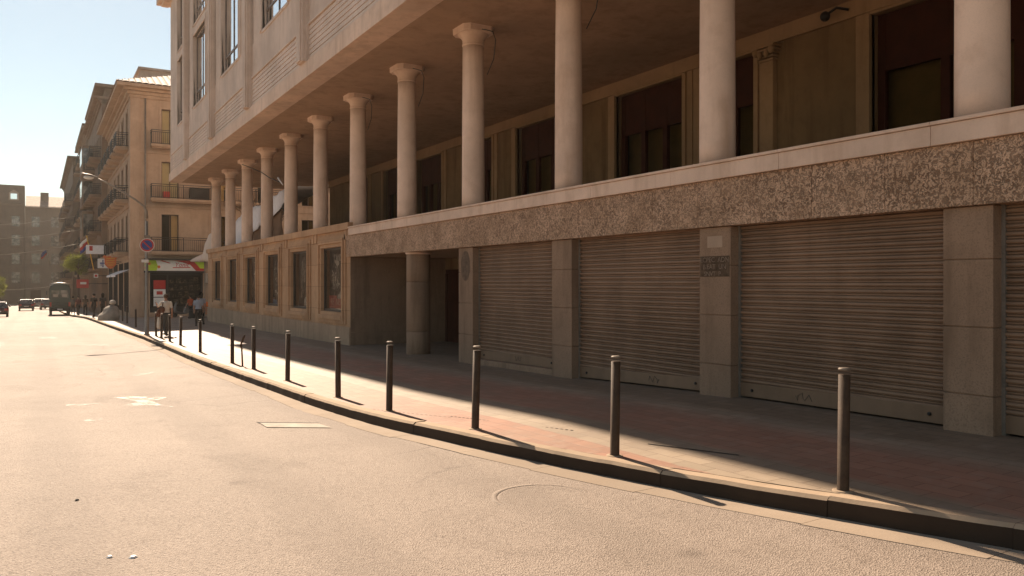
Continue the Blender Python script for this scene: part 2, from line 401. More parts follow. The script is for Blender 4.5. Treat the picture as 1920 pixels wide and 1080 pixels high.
def tag(o, label, cat, group=None):
    o['label'] = label; o['category'] = cat
    if group: o['group'] = group
    return o
def thing(name, label, cat, loc, group=None, rot=0, local=False):
    o = bpy.data.objects.new(name, None); COL.objects.link(o); o.location = loc; o.rotation_euler = (0, 0, rot); o.empty_display_size = .2
    OFF[o.name] = Vector((0, 0, 0)) if local else Vector(loc)
    return tag(o, label, cat, group)
def struct(mb, name, mats, kind='structure', loc=None):
    o = mb.build(name, mats, None, loc); o['kind'] = kind; return o
def copy_tree(o, parent=None):
    c = o.copy(); COL.objects.link(c); c.parent = parent
    for ch in list(o.children): copy_tree(ch, c)
    return c
def text_faces(s, size, ext=.004, shear=0, space=1.0):
    cu = bpy.data.curves.new('lettering', 'FONT'); cu.body = s; cu.size = size; cu.extrude = ext; cu.shear = shear; cu.align_x = 'CENTER'; cu.space_character = space
    cu.resolution_u = 3
    ob = bpy.data.objects.new('lettering', cu); COL.objects.link(ob); dg = bpy.context.evaluated_depsgraph_get()
    me = bpy.data.meshes.new_from_object(ob.evaluated_get(dg)); vs = [v.co.copy() for v in me.vertices]; fs = [tuple(p.vertices) for p in me.polygons]
    bpy.data.objects.remove(ob); bpy.data.curves.remove(cu); bpy.data.meshes.remove(me)
    return vs, fs
def put_text(mb, s, P, u, z, d, size, mi=0, flip=1, **kw):
    vs, fs = text_faces(s, size, **kw)
    mb.add([P(u + flip * v.x, z + v.y, d - v.z) for v in vs], fs, mi)
def street_face(n0): return lambda u, z, d: (n0 + d, u, z)         # facade along the street, depth away from it
def end_face(t0): return lambda u, z, d: (u, t0 + d, z)            # facade across the street

# ------------------------------------------------------------------ ground
mb = MB()
ns = [-400, -120, -50, -25, -14, -9, -6, -4, -2, 0, 2, 4, 6, 8, 10, 14, 20, 40, 120, 400]
ts = [-300, -150, -60, -30, -15, -8, -4] + [i * 1.5 for i in range(-1, 26)] + [40 + 4 * i for i in range(25)] + [145, 160, 180, 205, 260, 340, 500, 900, 1500]
vs = [(n, t, road_z(n, t)) for t in ts for n in ns]; W_ = len(ns)
mb.add(vs, [(j * W_ + i, j * W_ + i + 1, (j + 1) * W_ + i + 1, (j + 1) * W_ + i) for j in range(len(ts) - 1) for i in range(W_ - 1)], 0, True)
struct(mb, 'road', M['road'])
# pavement sheet behind the kerb stones
tw = [-30, -20, -12, -8] + [-6 + .5 * i for i in range(52)] + [20 + 1.5 * i for i in range(26)] + [60 + 5 * i for i in range(30)] + [230, 300]
KW = .17
rows = []
for t in tw:
    k0 = kerb(t) + KW
    nn = [k0 + (10.2 - k0) * f for f in (0, .12, .3, .5, .7, .85, 1)] if k0 < 10 else [k0] * 7
    nn += [13, 18, 30, 45]
    rows.append([(n, t, walk_z(n, t)) for n in nn])
W_ = len(rows[0]); mb = MB()
mb.add([p for r in rows for p in r], [(j * W_ + i, j * W_ + i + 1, (j + 1) * W_ + i + 1, (j + 1) * W_ + i) for j in range(len(rows) - 1) for i in range(W_ - 1)], 0, False)
mb.quad(rows[0][0], rows[0][-1], (45, -30, 0), (8.3, -30, 0))
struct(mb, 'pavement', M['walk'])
# kerb stones and gutter strip
mb = MB(); gt = MB(); t = -8.0
while t < 150:
    L = R.uniform(1.15, 1.6) if t < 45 else 4
    t1 = t + L; j = R.uniform(-.007, .007); jz = R.uniform(-.006, .004)
    broken = 9.75 < t < 10.6
    def kp(tt, dn, dz): return (kerb(tt) + dn, tt, walk_z(kerb(tt), tt) + dz)
    def seg(a, b, ins0, dz, lo=-.4):
        g = []
        for tt in [a + (b - a) * q_ / 7 for q_ in range(8)]:
            zb = walk_z(kerb(tt), tt) + R.uniform(-.004, .002); inset = ins0 + R.uniform(-.006, .006)
            g.append([(kerb(tt) + inset - .012, tt, zb + lo), (kerb(tt) + inset, tt, zb + dz - .03), (kerb(tt) + inset + .028, tt, zb + dz), (kerb(tt) + KW, tt, zb + dz), (kerb(tt) + KW, tt, zb + lo)])
        k0 = len(mb.f); mb.loft(g, 0, False)
        for q in range(k0, len(mb.f)):
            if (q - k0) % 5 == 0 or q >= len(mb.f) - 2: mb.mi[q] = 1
    if broken:
        seg(t + .006, t + .35, j, jz); seg(t + .36, t + .72, j + .05, -.055); seg(t + .73, t1 - .006, j + .01, jz - .01)
        mb.add([(kerb(t) - .02, t + .35, walk_z(4, t) - .09), (kerb(t) + .1, t + .32, walk_z(4, t) - .05), (kerb(t) + .08, t + .62, walk_z(4, t) - .06), (kerb(t) - .05, t + .6, walk_z(4, t) - .11),
                (kerb(t) + .02, t + .47, walk_z(4, t) - .02)], [(0, 1, 4), (1, 2, 4), (2, 3, 4), (3, 0, 4)])
    else: seg(t + .002, t1 - .002, j, jz + .004)
    w = .29 + R.uniform(-.03, .03)
    if t < 45:
        a, b = t + .003, t1 - .003
        gt.loft([[(kerb(tt) - w, tt, road_z(0, tt) - .05), (kerb(tt) - w + R.uniform(-.015, .015), tt, road_z(0, tt) + .004), (kerb(tt) + .05, tt, road_z(0, tt) + .012), (kerb(tt) + .05, tt, road_z(0, tt) - .05)] for tt in (a, (a + b) / 2, b)], 0, False)
    t = t1
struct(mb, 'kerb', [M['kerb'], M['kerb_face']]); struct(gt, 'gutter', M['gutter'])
# left kerb far away so the street has another side
mb = MB(); g = []
for t in [-60, -20, 0, 30, 60, 100, 150, 200]:
    nl = -9.5 if t < 60 else -9.5 + (t - 60) * .012
    g.append([(nl, t, road_z(0, t) - .1), (nl, t, road_z(0, t) + .15), (nl - 4, t, road_z(0, t) + .18), (nl - 4, t, road_z(0, t) - .1)])
mb.loft(g, 0, False); struct(mb, 'far_pavement', M['kerb'])
# worn markings and slab on the road
def road_poly(name, pts, mat, lift, kind='structure'):
    mb = MB(); mb.add([(n, t, road_z(n, t) + lift) for n, t in pts], [tuple(range(len(pts)))]); return struct(mb, name, mat)
def road_px(name, px, mat, lift): return road_poly(name, [at(*p) for p in px], mat, lift)
road_px('road_marking', [(213, 746), (246, 744), (313, 745), (306, 749), (284, 752), (300, 759), (330, 764), (285, 761), (228, 761), (258, 755), (240, 750)], M['worn'], .006)
for q in ([(120, 759), (184, 757), (190, 759), (125, 762)], [(155, 787), (190, 785), (195, 789), (160, 791)], [(245, 703), (290, 697), (296, 700), (252, 706)], [(350, 747), (395, 749), (392, 752), (352, 750)],
          [(70, 632), (100, 631), (110, 635), (75, 636)], [(155, 645), (205, 646), (205, 649), (158, 648)], [(0, 640), (12, 642), (5, 650), (0, 651)]):
    road_px('road_marking', q, M['worn_faint'], .006)
road_px('repair_slab', [(487, 794), (596, 795), (622, 803), (500, 802)], M['patch'], .010)
road_px('asphalt_seam', [(480, 792), (598, 793.5), (596, 795), (487, 794.5)], M['dark'], .006)
# manhole
mb = MB(); c = (3.85, 5.95)
mb.lathe((c[0], c[1], road_z(0, c[1]) - .02), [(.40, 0), (.40, .0205), (.385, .022), (.37, .021), (.0, .021)], 48)
mb.lathe((c[0], c[1], road_z(0, c[1]) - .02), [(.46, 0), (.46, .0203), (.43, .0213), (.41, .0203), (.405, 0)], 48)
tag(mb.build('manhole_cover', M['road'], None, (c[0], c[1], road_z(0, c[1]))), 'round asphalt coloured manhole cover set in the road near the kerb', 'manhole')
mb = MB()
def walk_pt(px, py): n_, t_ = at(px, py, 0); return Vector((n_, t_, walk_z(n_, t_) + .005))
def slot(p, q, dash, w):
    a, b = walk_pt(*p), walk_pt(*q); d = (b - a); L = d.length; d.normalize(); sd_ = Vector((-d.y, d.x, 0)) * w; k = 0
    while k < L:
        e_ = min(L, k + dash * .55); mb.quad(a + d * k - sd_, a + d * e_ - sd_, a + d * e_ + sd_, a + d * k + sd_); k += dash
slot((845, 781), (1075, 809), .075, .012); slot((1215, 835), (1386, 858), 6.0, .014); slot((700, 768), (845, 783), .09, .006)
struct(mb, 'drain_slot', M['dark'])
# small litter
def blob(name, n, t, r, mat, label, cat):
    mb = MB(); z = road_z(n, t) + .003
    vs = [(n + r * math.cos(a) * R.uniform(.7, 1.15), t + r * math.sin(a) * R.uniform(.7, 1.15), z) for a in [i * PI / 4 for i in range(8)]]
    top = [(n + (x - n) * .6, t + (y - t) * .6, z + r * .35) for x, y, _ in vs]
    mb.loft([vs, top], 0, False); tag(mb.build(name, mat, None, (n, t, z)), label, cat)
blob('paper_scrap', .43, 6.17, .028, M['white'], 'white paper scrap on the asphalt, left of two side by side', 'litter')
blob('paper_scrap', .57, 6.08, .03, M['white'], 'white paper scrap on the asphalt, right of two side by side', 'litter')
blob('dark_stone', .3, 8.04, .022, M['tyre'], 'small dark stone lying alone on the sunlit road', 'stone')

# ------------------------------------------------------------------ bollards
pts = [(5.66, 4.24), (5.0, 6.4), (4.56, 8.56), (4.37, 10.84), (4.33, 13.0), (4.33, 16.15), (4.36, 19.2), (4.3, 21.3), (4.3, 26), (4.28, 29.8), (4.28, 32.4), (4.26, 34.6), (4.3, 36.6),
       (4.4, 45.7), (4.5, 51.5), (4.55, 55), (4.6, 59), (4.65, 63)]
where = ['nearest bollard, in shade before the widest roller shutter', 'bollard in front of the shutter left of the plaque pillar', 'bollard in front of the dark doorway pillar with the oval stain',
         'bollard beside the broken kerb stone, in front of the dark entrance', 'bollard in front of the shop window with the red poster', 'bollard in front of the second shop window from the entrance',
         'bollard just right of the bent rod on the sunlit pavement', 'bollard just left of the bent rod on the sunlit pavement', 'lone bollard before the last shop window near the sunlit corner',
         'bollard nearest the camera of four close ones before the white shirted man', 'second nearest of the four bollards before the white shirted man', 'third nearest of the four bollards before the white shirted man',
         'bollard right beside the lamp post foot, farthest of the four by the man', 'bollard alone in the shade left of the lamp post', 'bollard in shade beside the corner pier of the ochre building',
         'middle bollard in the shaded row before the ochre building', 'bollard second nearest the grey covered heap', 'bollard right next to the grey covered heap']
proto = None
for (n, t), w in zip(pts, where):
    z = walk_z(n, t)
    lab = 'dark brown ' + w
    if proto is None:
        proto = thing('bollard', lab, 'bollard', (n, t, z), 'bollards along the kerb', local=True)
        mb = MB(); mb.lathe((0, 0, -.05), [(.05, 0), (.05, .06), (.047, .065), (.047, 1.0)], 20); mb.build('post', M['bollard'], proto, local=True)
        mb = MB(); mb.lathe((0, 0, 0), [(.047, .985), (.0485, .988), (.0485, 1.0), (.03, 1.006)], 20); mb.build('cap', M['steel'], proto, local=True)
        mb = MB(); mb.lathe((0, 0, 0), [(.085, -.03), (.085, .004), (.075, .007), (.048, .009)], 18); mb.build('footing', M['kerb'], proto, local=True)
        o = proto
    else:
        o = copy_tree(proto); o.location = (n, t, z); o['label'] = lab
    o.rotation_euler = (R.uniform(-.022, .022), R.uniform(-.022, .022), R.uniform(0, 6))
# bent rod
mb = MB(); z = walk_z(4.3, 20.2)
mb.tube([(4.32, 20.2, z - .02), (4.31, 20.22, z + .3), (4.29, 20.2, z + .55), (4.33, 20.15, z + .7), (4.36, 20.1, z + .78)], [.022, .02, .02, .028, .012], 8)
mb.tube([(4.31, 20.2, z + .42), (4.26, 20.2, z + .5), (4.29, 20.2, z + .6)], .018, 6)
tag(mb.build('bent_rod', M['bollard'], None, (4.32, 20.2, z)), 'thin bent rusty rod sticking up from the sunlit pavement between two bollards', 'rod')

# ------------------------------------------------------------------ ARCADE BUILDING
NB = 8.77; T0 = -14.0; TE = 50.4
B = thing('arcade_building', 'long pale stone building with colonnade above shuttered shops', 'building', (NB, 20, walk_z(NB, 20)))
P = street_face(NB)
LOW = H(-3.2)
# pillars -----------------------------------------------------------
PIL = [(4.72, 5.27), (8.48, 9.12), (12.55, 13.23), (16.59, 17.31), (.9, 1.45), (-3.2, -2.5), (-7.3, -6.6), (-11, -10.4)]
for i, (a, b) in enumerate(PIL):
    mb = MB(); zg = walk_z(NB, a) - .1
    zt = H(.835); z = zt; hs = [.58, .74, .74, .74, 3]
    for k, hh in enumerate(hs):
        zb = max(zg, z - hh)
        mb.pbox(P, a, b, zb + .006, z - .006, 0, .5)
        z = zb
        if z <= zg: break
    mb.pbox(P, a + .02, b - .02, zg, zt, .02, .45)
    pl = mb.build('pillar', M['panel'], B, bev=.006)
    if i == 1:
        m2 = MB(); m2.pbox(P, 8.5, 9.10, H(.09), H(.40), -.006, .004)
        pq = m2.build('plaque', paint('dark_plaque', (.12, .08, .053), .85, .5, 14, spec=.05), pl)
        m3 = MB(); um = 8.8
        put_text(m3, 'ECPEC  ADN', P, um, H(.31), -.009, .105, flip=-1, ext=.002)
        put_text(m3, 'B.EAT  UN', P, um, H(.205), -.009, .105, flip=-1, ext=.002)
        put_text(m3, 'SNVT  P', P, um + .04, H(.10), -.009, .10, flip=-1, ext=.002)
        m3.build('lettering', paint('faded_letters', (.24, .17, .12), .8, .5, 18), pq)
        m2 = MB(); m2.pbox(P, 8.64, 8.95, H(.53), H(.70), -.004, .004); m2.build('notice', paint('buff_notice', (.42, .29, .2), .8, .12), pl)
    if i == 3:
        m2 = MB(); m2.lathe((0, 0, 0), [(.23, 0), (.23, .004), (.19, .004), (.185, .002), (0.001, .002)], 28)
        vs = [(NB - .004 + z, 16.95 + x, H(.40) + y * 1.55) for x, y, z in m2.v]; m2.v = vs
        m2.build('stain', paint('grey_spray_paint', (.15, .105, .075), .9, .35, 9, spec=.05), pl)
# shutters ----------------------------------------------------------
def shutter(a, b, sill=0.0):
    Ps = street_face(NB + .2)
    zt = H(.85); zb0 = min(walk_z(NB, a), walk_z(NB, b)) - .05 + sill
    mb = MB(); pitch = .083; ks = int((zt - zb0 - .2) / pitch) + 1; vs = []; fs = []
    prof = [(0, .014), (.05, -.018), (.22, -.028), (.50, -.026), (.58, -.012), (.61, .016), (.68, .016), (.71, -.006), (.88, -.008), (.92, .014)]
    rows = []
    for k in range(ks):
        for fz, d in prof:
            rows.append((zb0 + .2 + (k + fz) * pitch, d))
    rows = [r for r in rows if r[0] < zt + .1]
    cuts = [a + (b - a) * i / 24 for i in range(25)]
    for z, d in rows:
        for u in cuts: vs.append(Ps(u, z, d + .011 * noise.noise(Vector((u * 1.4, z * 1.1, 3.0))) + .003 * math.sin(u * 9)))
    nc = len(cuts)
    for r in range(len(rows) - 1):
        for c in range(nc - 1): fs.append((r * nc + c, r * nc + c + 1, (r + 1) * nc + c + 1, (r + 1) * nc + c))
    mb.add(vs, fs, 0, False)
    o = mb.build('shutter', M['shutter'], B)
    ga, gb = walk_z(NB, a) + .025 + sill, walk_z(NB, b) + .025 + sill
    m2 = MB(); m2.prism([(a, ga), (b, gb), (b, gb + .2), (a, ga + .2)], Ps, -.034, .02); m2.build('bottom_rail', M['rail'], o, bev=.006)
    rs = random.Random(int(a * 10)); um = a + (b - a) * rs.uniform(.3, .6); gm = ga + (gb - ga) * (um - a) / (b - a)
    m2 = MB(); m2.tube([Ps(um + k * .035 + .02 * math.sin(k * 2.3), gm + .1 + .055 * math.sin(k * 1.7 + a), -.036) for k in range(9)], .0035, 5); m2.build('scribble', M['iron'], o)
    for u, g_ in ((a + .25, ga), (b - .25, gb)):
        m2 = MB(); m2.lathe((0, 0, 0), [(.022, 0), (.022, .015), (.01, .02)], 12); m2.v = [Ps(u + x, g_ + .1 + y, -.034 - z) for x, y, z in m2.v]; m2.build('lock', M['iron'], o)
    for u in (a, b): m2 = MB(); m2.pbox(Ps, u - .03, u + .03, zb0 - .1, zt, -.04, .05); m2.build('guide_rail', M['galv'], o)
    if sill:
        m2 = MB(); m2.prism([(a - .02, ga - .5), (b + .02, gb - .5), (b + .02, gb - .006), (a - .02, ga - .006)], P, .06, .5); m2.build('sill', M['panel'], o, bev=.01)
for a, b, s in [(13.24, 16.58, .1), (9.13, 12.54, 0), (5.28, 8.47, 0), (1.46, 4.71, 0), (-2.49, .89, 0), (-6.59, -3.21, 0), (-10.39, -7.31, 0)]: shutter(a, b, s)
mb = MB(); mb.pbox(P, T0, 17.3, LOW, H(.9), .5, .8); mb.build('wall', M['dark'], B)
# entrance recess --------------------------------------------------
ND = 12.2; TR = 25.1
mb = MB()
zz = [H(-2.6), H(-1.62), H(-.86), H(-.1), H(.52), H(.84)]
for za, zb in zip(zz, zz[1:]): mb.box(NB + .01, ND, TR, TR + .3, za + .007, zb - .007)
mb.box(NB + .03, ND, TR + .02, TR + .28, zz[0], zz[-1])
mb.build('side_wall', M['panel'], B, bev=.004)
mb = MB(); mb.box(ND, ND + .2, 21.4, TR + .3, LOW, H(.84)); mb.box(NB + .5, ND, 16.9, 17.3, LOW, H(.84)); mb.box(ND, ND + .2, 16.9, 21.4, H(.3), H(.84))
mb.build('recess_wall', M['back'], B)
mb = MB(); mb.box(ND - .06, ND - .01, 17.3, 24.95, H(-2.3), H(.45)); d = mb.build('door', M['wood'], B)
mb = MB()
for u in (18.3, 20.6, 22.9, 24.85): mb.box(ND - .1, ND - .06, u - .06, u + .06, H(-2.1), H(.3))
mb.build('door_frame', M['wood'], d)
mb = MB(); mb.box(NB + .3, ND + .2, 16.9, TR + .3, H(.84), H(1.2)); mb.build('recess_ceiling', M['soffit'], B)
cx, cy = NB + .34, 20.45
zg = walk_z(NB, cy) - .05
mb = MB(); hh = H(.80) - zg
for a, b in ((0, .68), (.69, hh - .78), (hh - .77, hh)): mb.lathe((cx, cy, zg), [(.325, a), (.33, a + .008), (.33, b - .008), (.325, b)], 32)
mb.lathe((cx, cy, zg), [(.3, .5), (.3, hh + .1)], 20)
pier = mb.build('round_pier', M['panel'], B)
mb = MB(); mb.lathe((cx, cy, 0), [(.34, H(.78)), (.36, H(.80)), (.36, H(.838))], 32); mb.build('collar', M['column'], pier)
# granite band and ledge -------------------------------------------
mb = MB(); u = T0
while u < TR - .1:
    b = min(u + 1.05, TR + .25); mb.pbox(P, u + .003, b - .003, H(.84), H(1.535), -.06, .5); u = b
mb.pbox(P, T0, TR + .24, H(.85), H(1.53), -.05, .45)
mb.build('stone_band', M['band'], B, bev=.004)
mb = MB(); u = T0
while u < TR - .1:
    b = min(u + 2.15, TR - .1)
    mb.pbox(P, u + .002, b - .002, H(1.54), H(1.765), -.11, .6); mb.pbox(P, u + .002, b - .002, H(1.769), H(1.81), -.135, .62); u = b
mb.build('ledge', M['marble'], B, bev=.006)
mb = MB(); mb.box(NB + .3, 15.3, T0, TE, H(1.55), H(1.79)); mb.build('terrace_floor', paint('dusty_terrace', (.12, .085, .06), .9, .3), B)
# shop window wall -------------------------------------------------
WIN = [26.97, 30.95, 35.05, 39.12, 43.2, 47.3]
mb = MB(); HW, WB, WT = 1.12, H(-1.0), H(1.22)
holes = [(c - HW, c + HW, WB, WT) for c in WIN]
mb.wall(P, TR, TE, H(-1.5), H(1.74), holes, .14)
mb.pbox(P, TR - .02, TE + .04, H(1.74), H(1.97), -.10, .6)                        # coping
mb.quad(P(TE, LOW, 0), P(TE, LOW, 8), P(TE, H(1.74), 8), P(TE, H(1.74), 0))
mb.build('window_wall', M['stone'], B)
mb = MB()
mb.pbox(P, TR + .01, TE + .02, LOW, H(-1.46), -.035, .2); mb.build('plinth', render_wall('weathered_plinth', (.46, .335, .24), (.20, .14, .10), .6, .3, .88, .3), B, bev=.012)
mb = MB()
for c in [25.3] + [(a + b) / 2 for a, b in zip(WIN, WIN[1:])] + [49.5]:
    for q in (-.17, .17): mb.pbox(P, c + q - .13, c + q + .13, H(1.42), H(1.735), -.05, .1)
for c in WIN: mb.pbox(P, c - 1.6, c + 1.6, H(1.50), H(1.56), -.03, .1)
mb.build('frieze', M['stone'], B, bev=.008)
for i, c in enumerate(WIN):
    mb = MB()
    for r0, r1, d in ((HW - .004, HW + .13, -.055), (HW + .12, HW + .26, -.11), (HW + .25, HW + .38, -.05)):
        zt0, zb0 = WT + r0 - HW, WB - (r0 - HW); zt1, zb1 = WT + r1 - HW, WB - (r1 - HW)
        mb.pbox(P, c - r1, c - r0, zb1, zt1, d, .1); mb.pbox(P, c + r0, c + r1, zb1, zt1, d, .1)
        mb.pbox(P, c - r0, c + r0, zt0, zt1, d, .1); mb.pbox(P, c - r0, c + r0, zb1, zb0, d - .02, .1)
    w = mb.build('window', M['stone'], B, bev=.008)
    mb = MB()
    for a, b, z0, z1 in ((c - HW, c - HW + .07, WB, WT), (c + HW - .07, c + HW, WB, WT), (c - HW + .07, c + HW - .07, WT - .07, WT), (c - HW + .07, c + HW - .07, WB, WB + .09)): mb.pbox(P, a, b, z0, z1, .06, .13)
    mb.build('frame', paint('bronze_frame', (.06, .042, .03), .45, .3), w)
    mb = MB(); mb.quad(P(c - HW + .05, WB + .05, .1), P(c + HW - .05, WB + .05, .1), P(c + HW - .05, WT - .05, .1), P(c - HW + .05, WT - .05, .1)); mb.build('pane', M['glass'], w)
    mb = MB(); d0 = .15
    # printed cloths hung behind the glass
    q = [(c - .85, c - .05, -.55, .75), (c - .15, c + .62, -.3, 1.0), (c + .55, c + 1.0, -.6, .6)]
    for k, (a, b, z0, z1) in enumerate(q): mb.pbox(P, a, b, H(z0), H(z1), d0 + .08 * k, d0 + .08 * k + .02)
    mb.build('display_cloth', [M['print'], M['print2'], M['print3'], M['print3'], M['print2'], M['print3']][i], w)
    if i == 0:
        mb = MB(); mb.pbox(P, c - HW + .1, c + HW - .1, WB + .1, WB + .55, .22, .24); pz = mb.build('poster', M['redposter'], w)
        mb = MB(); put_text(mb, 'RE  NEWO', P, c, WB + .22, .216, .34, flip=-1, ext=.003); mb.build('lettering', paint('poster_letters', (.5, .25, .2), .7, .2), pz)
    if i == 1:
        mb = MB(); mb.lathe(P(c + .15, WB + .1, .28), [(.05, 0), (.05, .25), (.02, .34), (.02, .42)], 12); mb.build('bottle', M['white'], w)
    if i == 5:
        mb = MB(); mb.lathe(P(c - .2, WB + .12, .35), [(.14, 0), (.2, .2), (.12, .42)], 12); mb.ball(P(c - .2, WB + .68, .35), .17); mb.build('ornament', M['amber'], w)
mb = MB(); mb.box(10.6, 10.7, TR + .3, TE, LOW, H(1.55)); mb.build('shop_back_wall', M['dark'], B)
# columns ----------------------------------------------------------
CT = [5.01 + 4.045 * i for i in range(12)] + [.96, -3.08]
proto_c = None
for i, t in enumerate(CT):
    zb = H(1.80) if t < TR - .2 else H(1.965)
    if proto_c is None:
        mb = MB(); prof = []
        for k in range(13):
            f = k / 12; prof.append((.275 - .022 * f ** 1.8, f * (H(5.72) - zb)))
        mb.lathe((9.08, t, zb), prof, 40)
        proto_c = mb.build('column', M['column'], B, bev=0)
        m2 = MB(); z = H(5.72) - zb
        m2.lathe((9.08, t, zb), [(.25, z - .02), (.272, z), (.272, z + .025), (.256, z + .03), (.262, z + .12), (.29, z + .18), (.35, z + .245), (.385, z + .27)], 40)
        # eight sided abacus
        oc = [(.28, .41), (-.28, .41), (-.41, .28), (-.41, -.28), (-.28, -.41), (.28, -.41), (.41, -.28), (.41, .28)]
        m2.loft([[(9.08 + x * s, t + y * s, zb + z + hz) for x, y in oc] for s, hz in ((.97, .27), (1.0, .285), (1.0, .40), (1.03, .425))], 0, False)
        cap = m2.build('capital', M['column'], proto_c, bev=.006)
    else:
        o = proto_c.copy(); COL.objects.link(o); o.parent = B; o.location = (0, t - CT[0], 0)
        c = cap.copy(); COL.objects.link(c); c.parent = o; c.location = (0, 0, 0)
# cables on the columns
def cable(pts, r=.012, mat='iron', par=B, name='cable'):
    mb = MB(); mb.tube(pts, r, 6); return mb.build(name, M[mat], par)
for k in range(1, 6):
    t = CT[k]
    cable([(9.05, t - .5, H(6.0)), (9.1, t - .62, H(5.96)), (9.2, t - .75, H(5.9)), (9.25, t - .8, H(5.7)), (9.3, t - .62, H(5.3)), (9.3, t - .3, H(5.0))], .012)
cable([(8.78, 41.2, H(5.9)), (8.77, 39.5, H(5.55)), (8.8, 37.3, H(5.05)), (8.76, 35.6, H(4.6)), (8.8, 33.6, H(4.15))], .02)
mb = MB(); mb.tube([(8.8, 34.3, H(4.45)), (8.76, 33.4, H(4.05))], [.05, .015], 6); mb.build('hook', M['white'], B)
# upper storeys -----------------------------------------------------
NU = 6.99; TU = 52.6; TOP = H(17.25); U = street_face(NU)
SOF = H(6.14)
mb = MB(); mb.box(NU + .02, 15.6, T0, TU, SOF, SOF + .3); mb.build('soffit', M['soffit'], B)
mb = MB(); u = T0
while u < TU - .1:
    b = min(u + 3.7, TU); mb.pbox(U, u + .002, b - .002, H(6.13), H(6.60), -.10, .6); u = b
mb.pbox(U, T0, TU, H(6.60), H(6.66), -.06, .5)
mb.build('fascia', M['marble'], B, bev=.01)
FIN = [24.0 + 7.35 * k for k in range(-5, 4)]
bays = [(a + .32, b - .32) for a, b in zip(FIN, FIN[1:])] + [(FIN[-1] + .32, TU)]
mb = MB(); sp = MB(); gl = []
floors = [(H(9.1), H(12.75)), (H(13.35), H(16.4))]
bd = MB()
for a, b in bays:
    last = b == TU
    z = H(6.66)
    for k in range(7):
        zz1 = z + .148
        bd.add([U(a, z, -.012), U(b, z, -.012), U(b, zz1 - .018, 0), U(a, zz1 - .018, 0), U(a, zz1 - .018, .03), U(b, zz1 - .018, .03), U(a, z, .03), U(b, z, .03)],
               [(0, 1, 2, 3), (3, 2, 5, 4), (0, 1, 7, 6)])
        z = zz1
    bd.pbox(U, a, b, H(6.66), z, .03, .1)
    c = (a + b) / 2; hw = 1.75 if not last else 1.0
    if last: c = a + 2.2
    holes = [(c - hw, c + hw, z0, z1) for z0, z1 in floors]
    gr = [(a + .02, a + .2, H(9.0), TOP - .3), (b - .2, b - .02, H(9.0), TOP - .3)] if not last else [(a + .02, a + .2, H(9.0), TOP - .3)]
    mb.wall(U, a, b, z, TOP, holes + gr, .24)
    for g0, g1, z0, z1 in gr: mb.quad(U(g0, z0, .24), U(g1, z0, .24), U(g1, z1, .24), U(g0, z1, .24), 1)
    mb.pbox(U, a, b, z, z + .07, -.05, .05)
    for h in holes: gl.append((h, last))
mb.quad((NU, TU, H(6.1)), (20, TU, H(6.1)), (20, TU, TOP), (NU, TU, TOP))
mb.box(NU + .6, 20, T0, TU - .02, SOF + .3, TOP)
mb.quad(U(T0, H(6.6), 0), U(FIN[0], H(6.6), 0), U(FIN[0], TOP, 0), U(T0, TOP, 0))
mb.build('upper_wall', [M['upper'], M['dark']], B)
bd.build('siding', M['board'], B)
for t in FIN:
    f = MB()
    f.pbox(U, t - .30, t + .30, H(6.62), TOP, -.20, .3); f.pbox(U, t - .2, t + .2, H(6.64), TOP, -.25, -.15); f.pbox(U, t - .36, t + .36, H(6.61), TOP, -.10, .3)
    f.build('fin', M['upper'], B, bev=.012)
for (a, b, z0, z1), last in gl:
    f = MB()
    for q0, q1, d in ((0, .16, -.07), (.15, .34, -.04)):
        f.pbox(U, a - q1, a - q0, z0 - .02, z1 + .2, d, .1); f.pbox(U, b + q0, b + q1, z0 - .02, z1 + .2, d, .1)
    f.pbox(U, a, b, z1, z1 + .2, -.06, .1); f.pbox(U, a, b, z0 - .1, z0 + .004, -.04, .24)
    w = f.build('window', M['upper'], B, bev=.01)
    f = MB(); n = 2 if not last else 1
    for k in range(n + 1):
        u = a + .05 + (b - a - .1) * k / n; f.pbox(U, u - .028, u + .028, z0, z1, .13, .18)
    for zc in (z0 + .05, z0 + .75, z1 - .05): f.pbox(U, a, b, zc - .04, zc + .04, .13, .19)
    f.build('frame', paint('grey_window_frame', (.16, .12, .10), .5, .2), w)
    f = MB(); f.quad(U(a, z0, .16), U(b, z0, .16), U(b, z1, .16), U(a, z1, .16)); f.build('pane', M['mirror'], w)
mb = MB(); mb.box(NU - .62, NU + 2, T0, TU + 1.5, TOP, TOP + .35); mb.box(NU - .4, NU, T0, TU + 1.0, TOP - .2, TOP); mb.box(NU, 20, T0, TU, TOP + .35, TOP + .5)
mb.build('cornice', M['marble'], B)
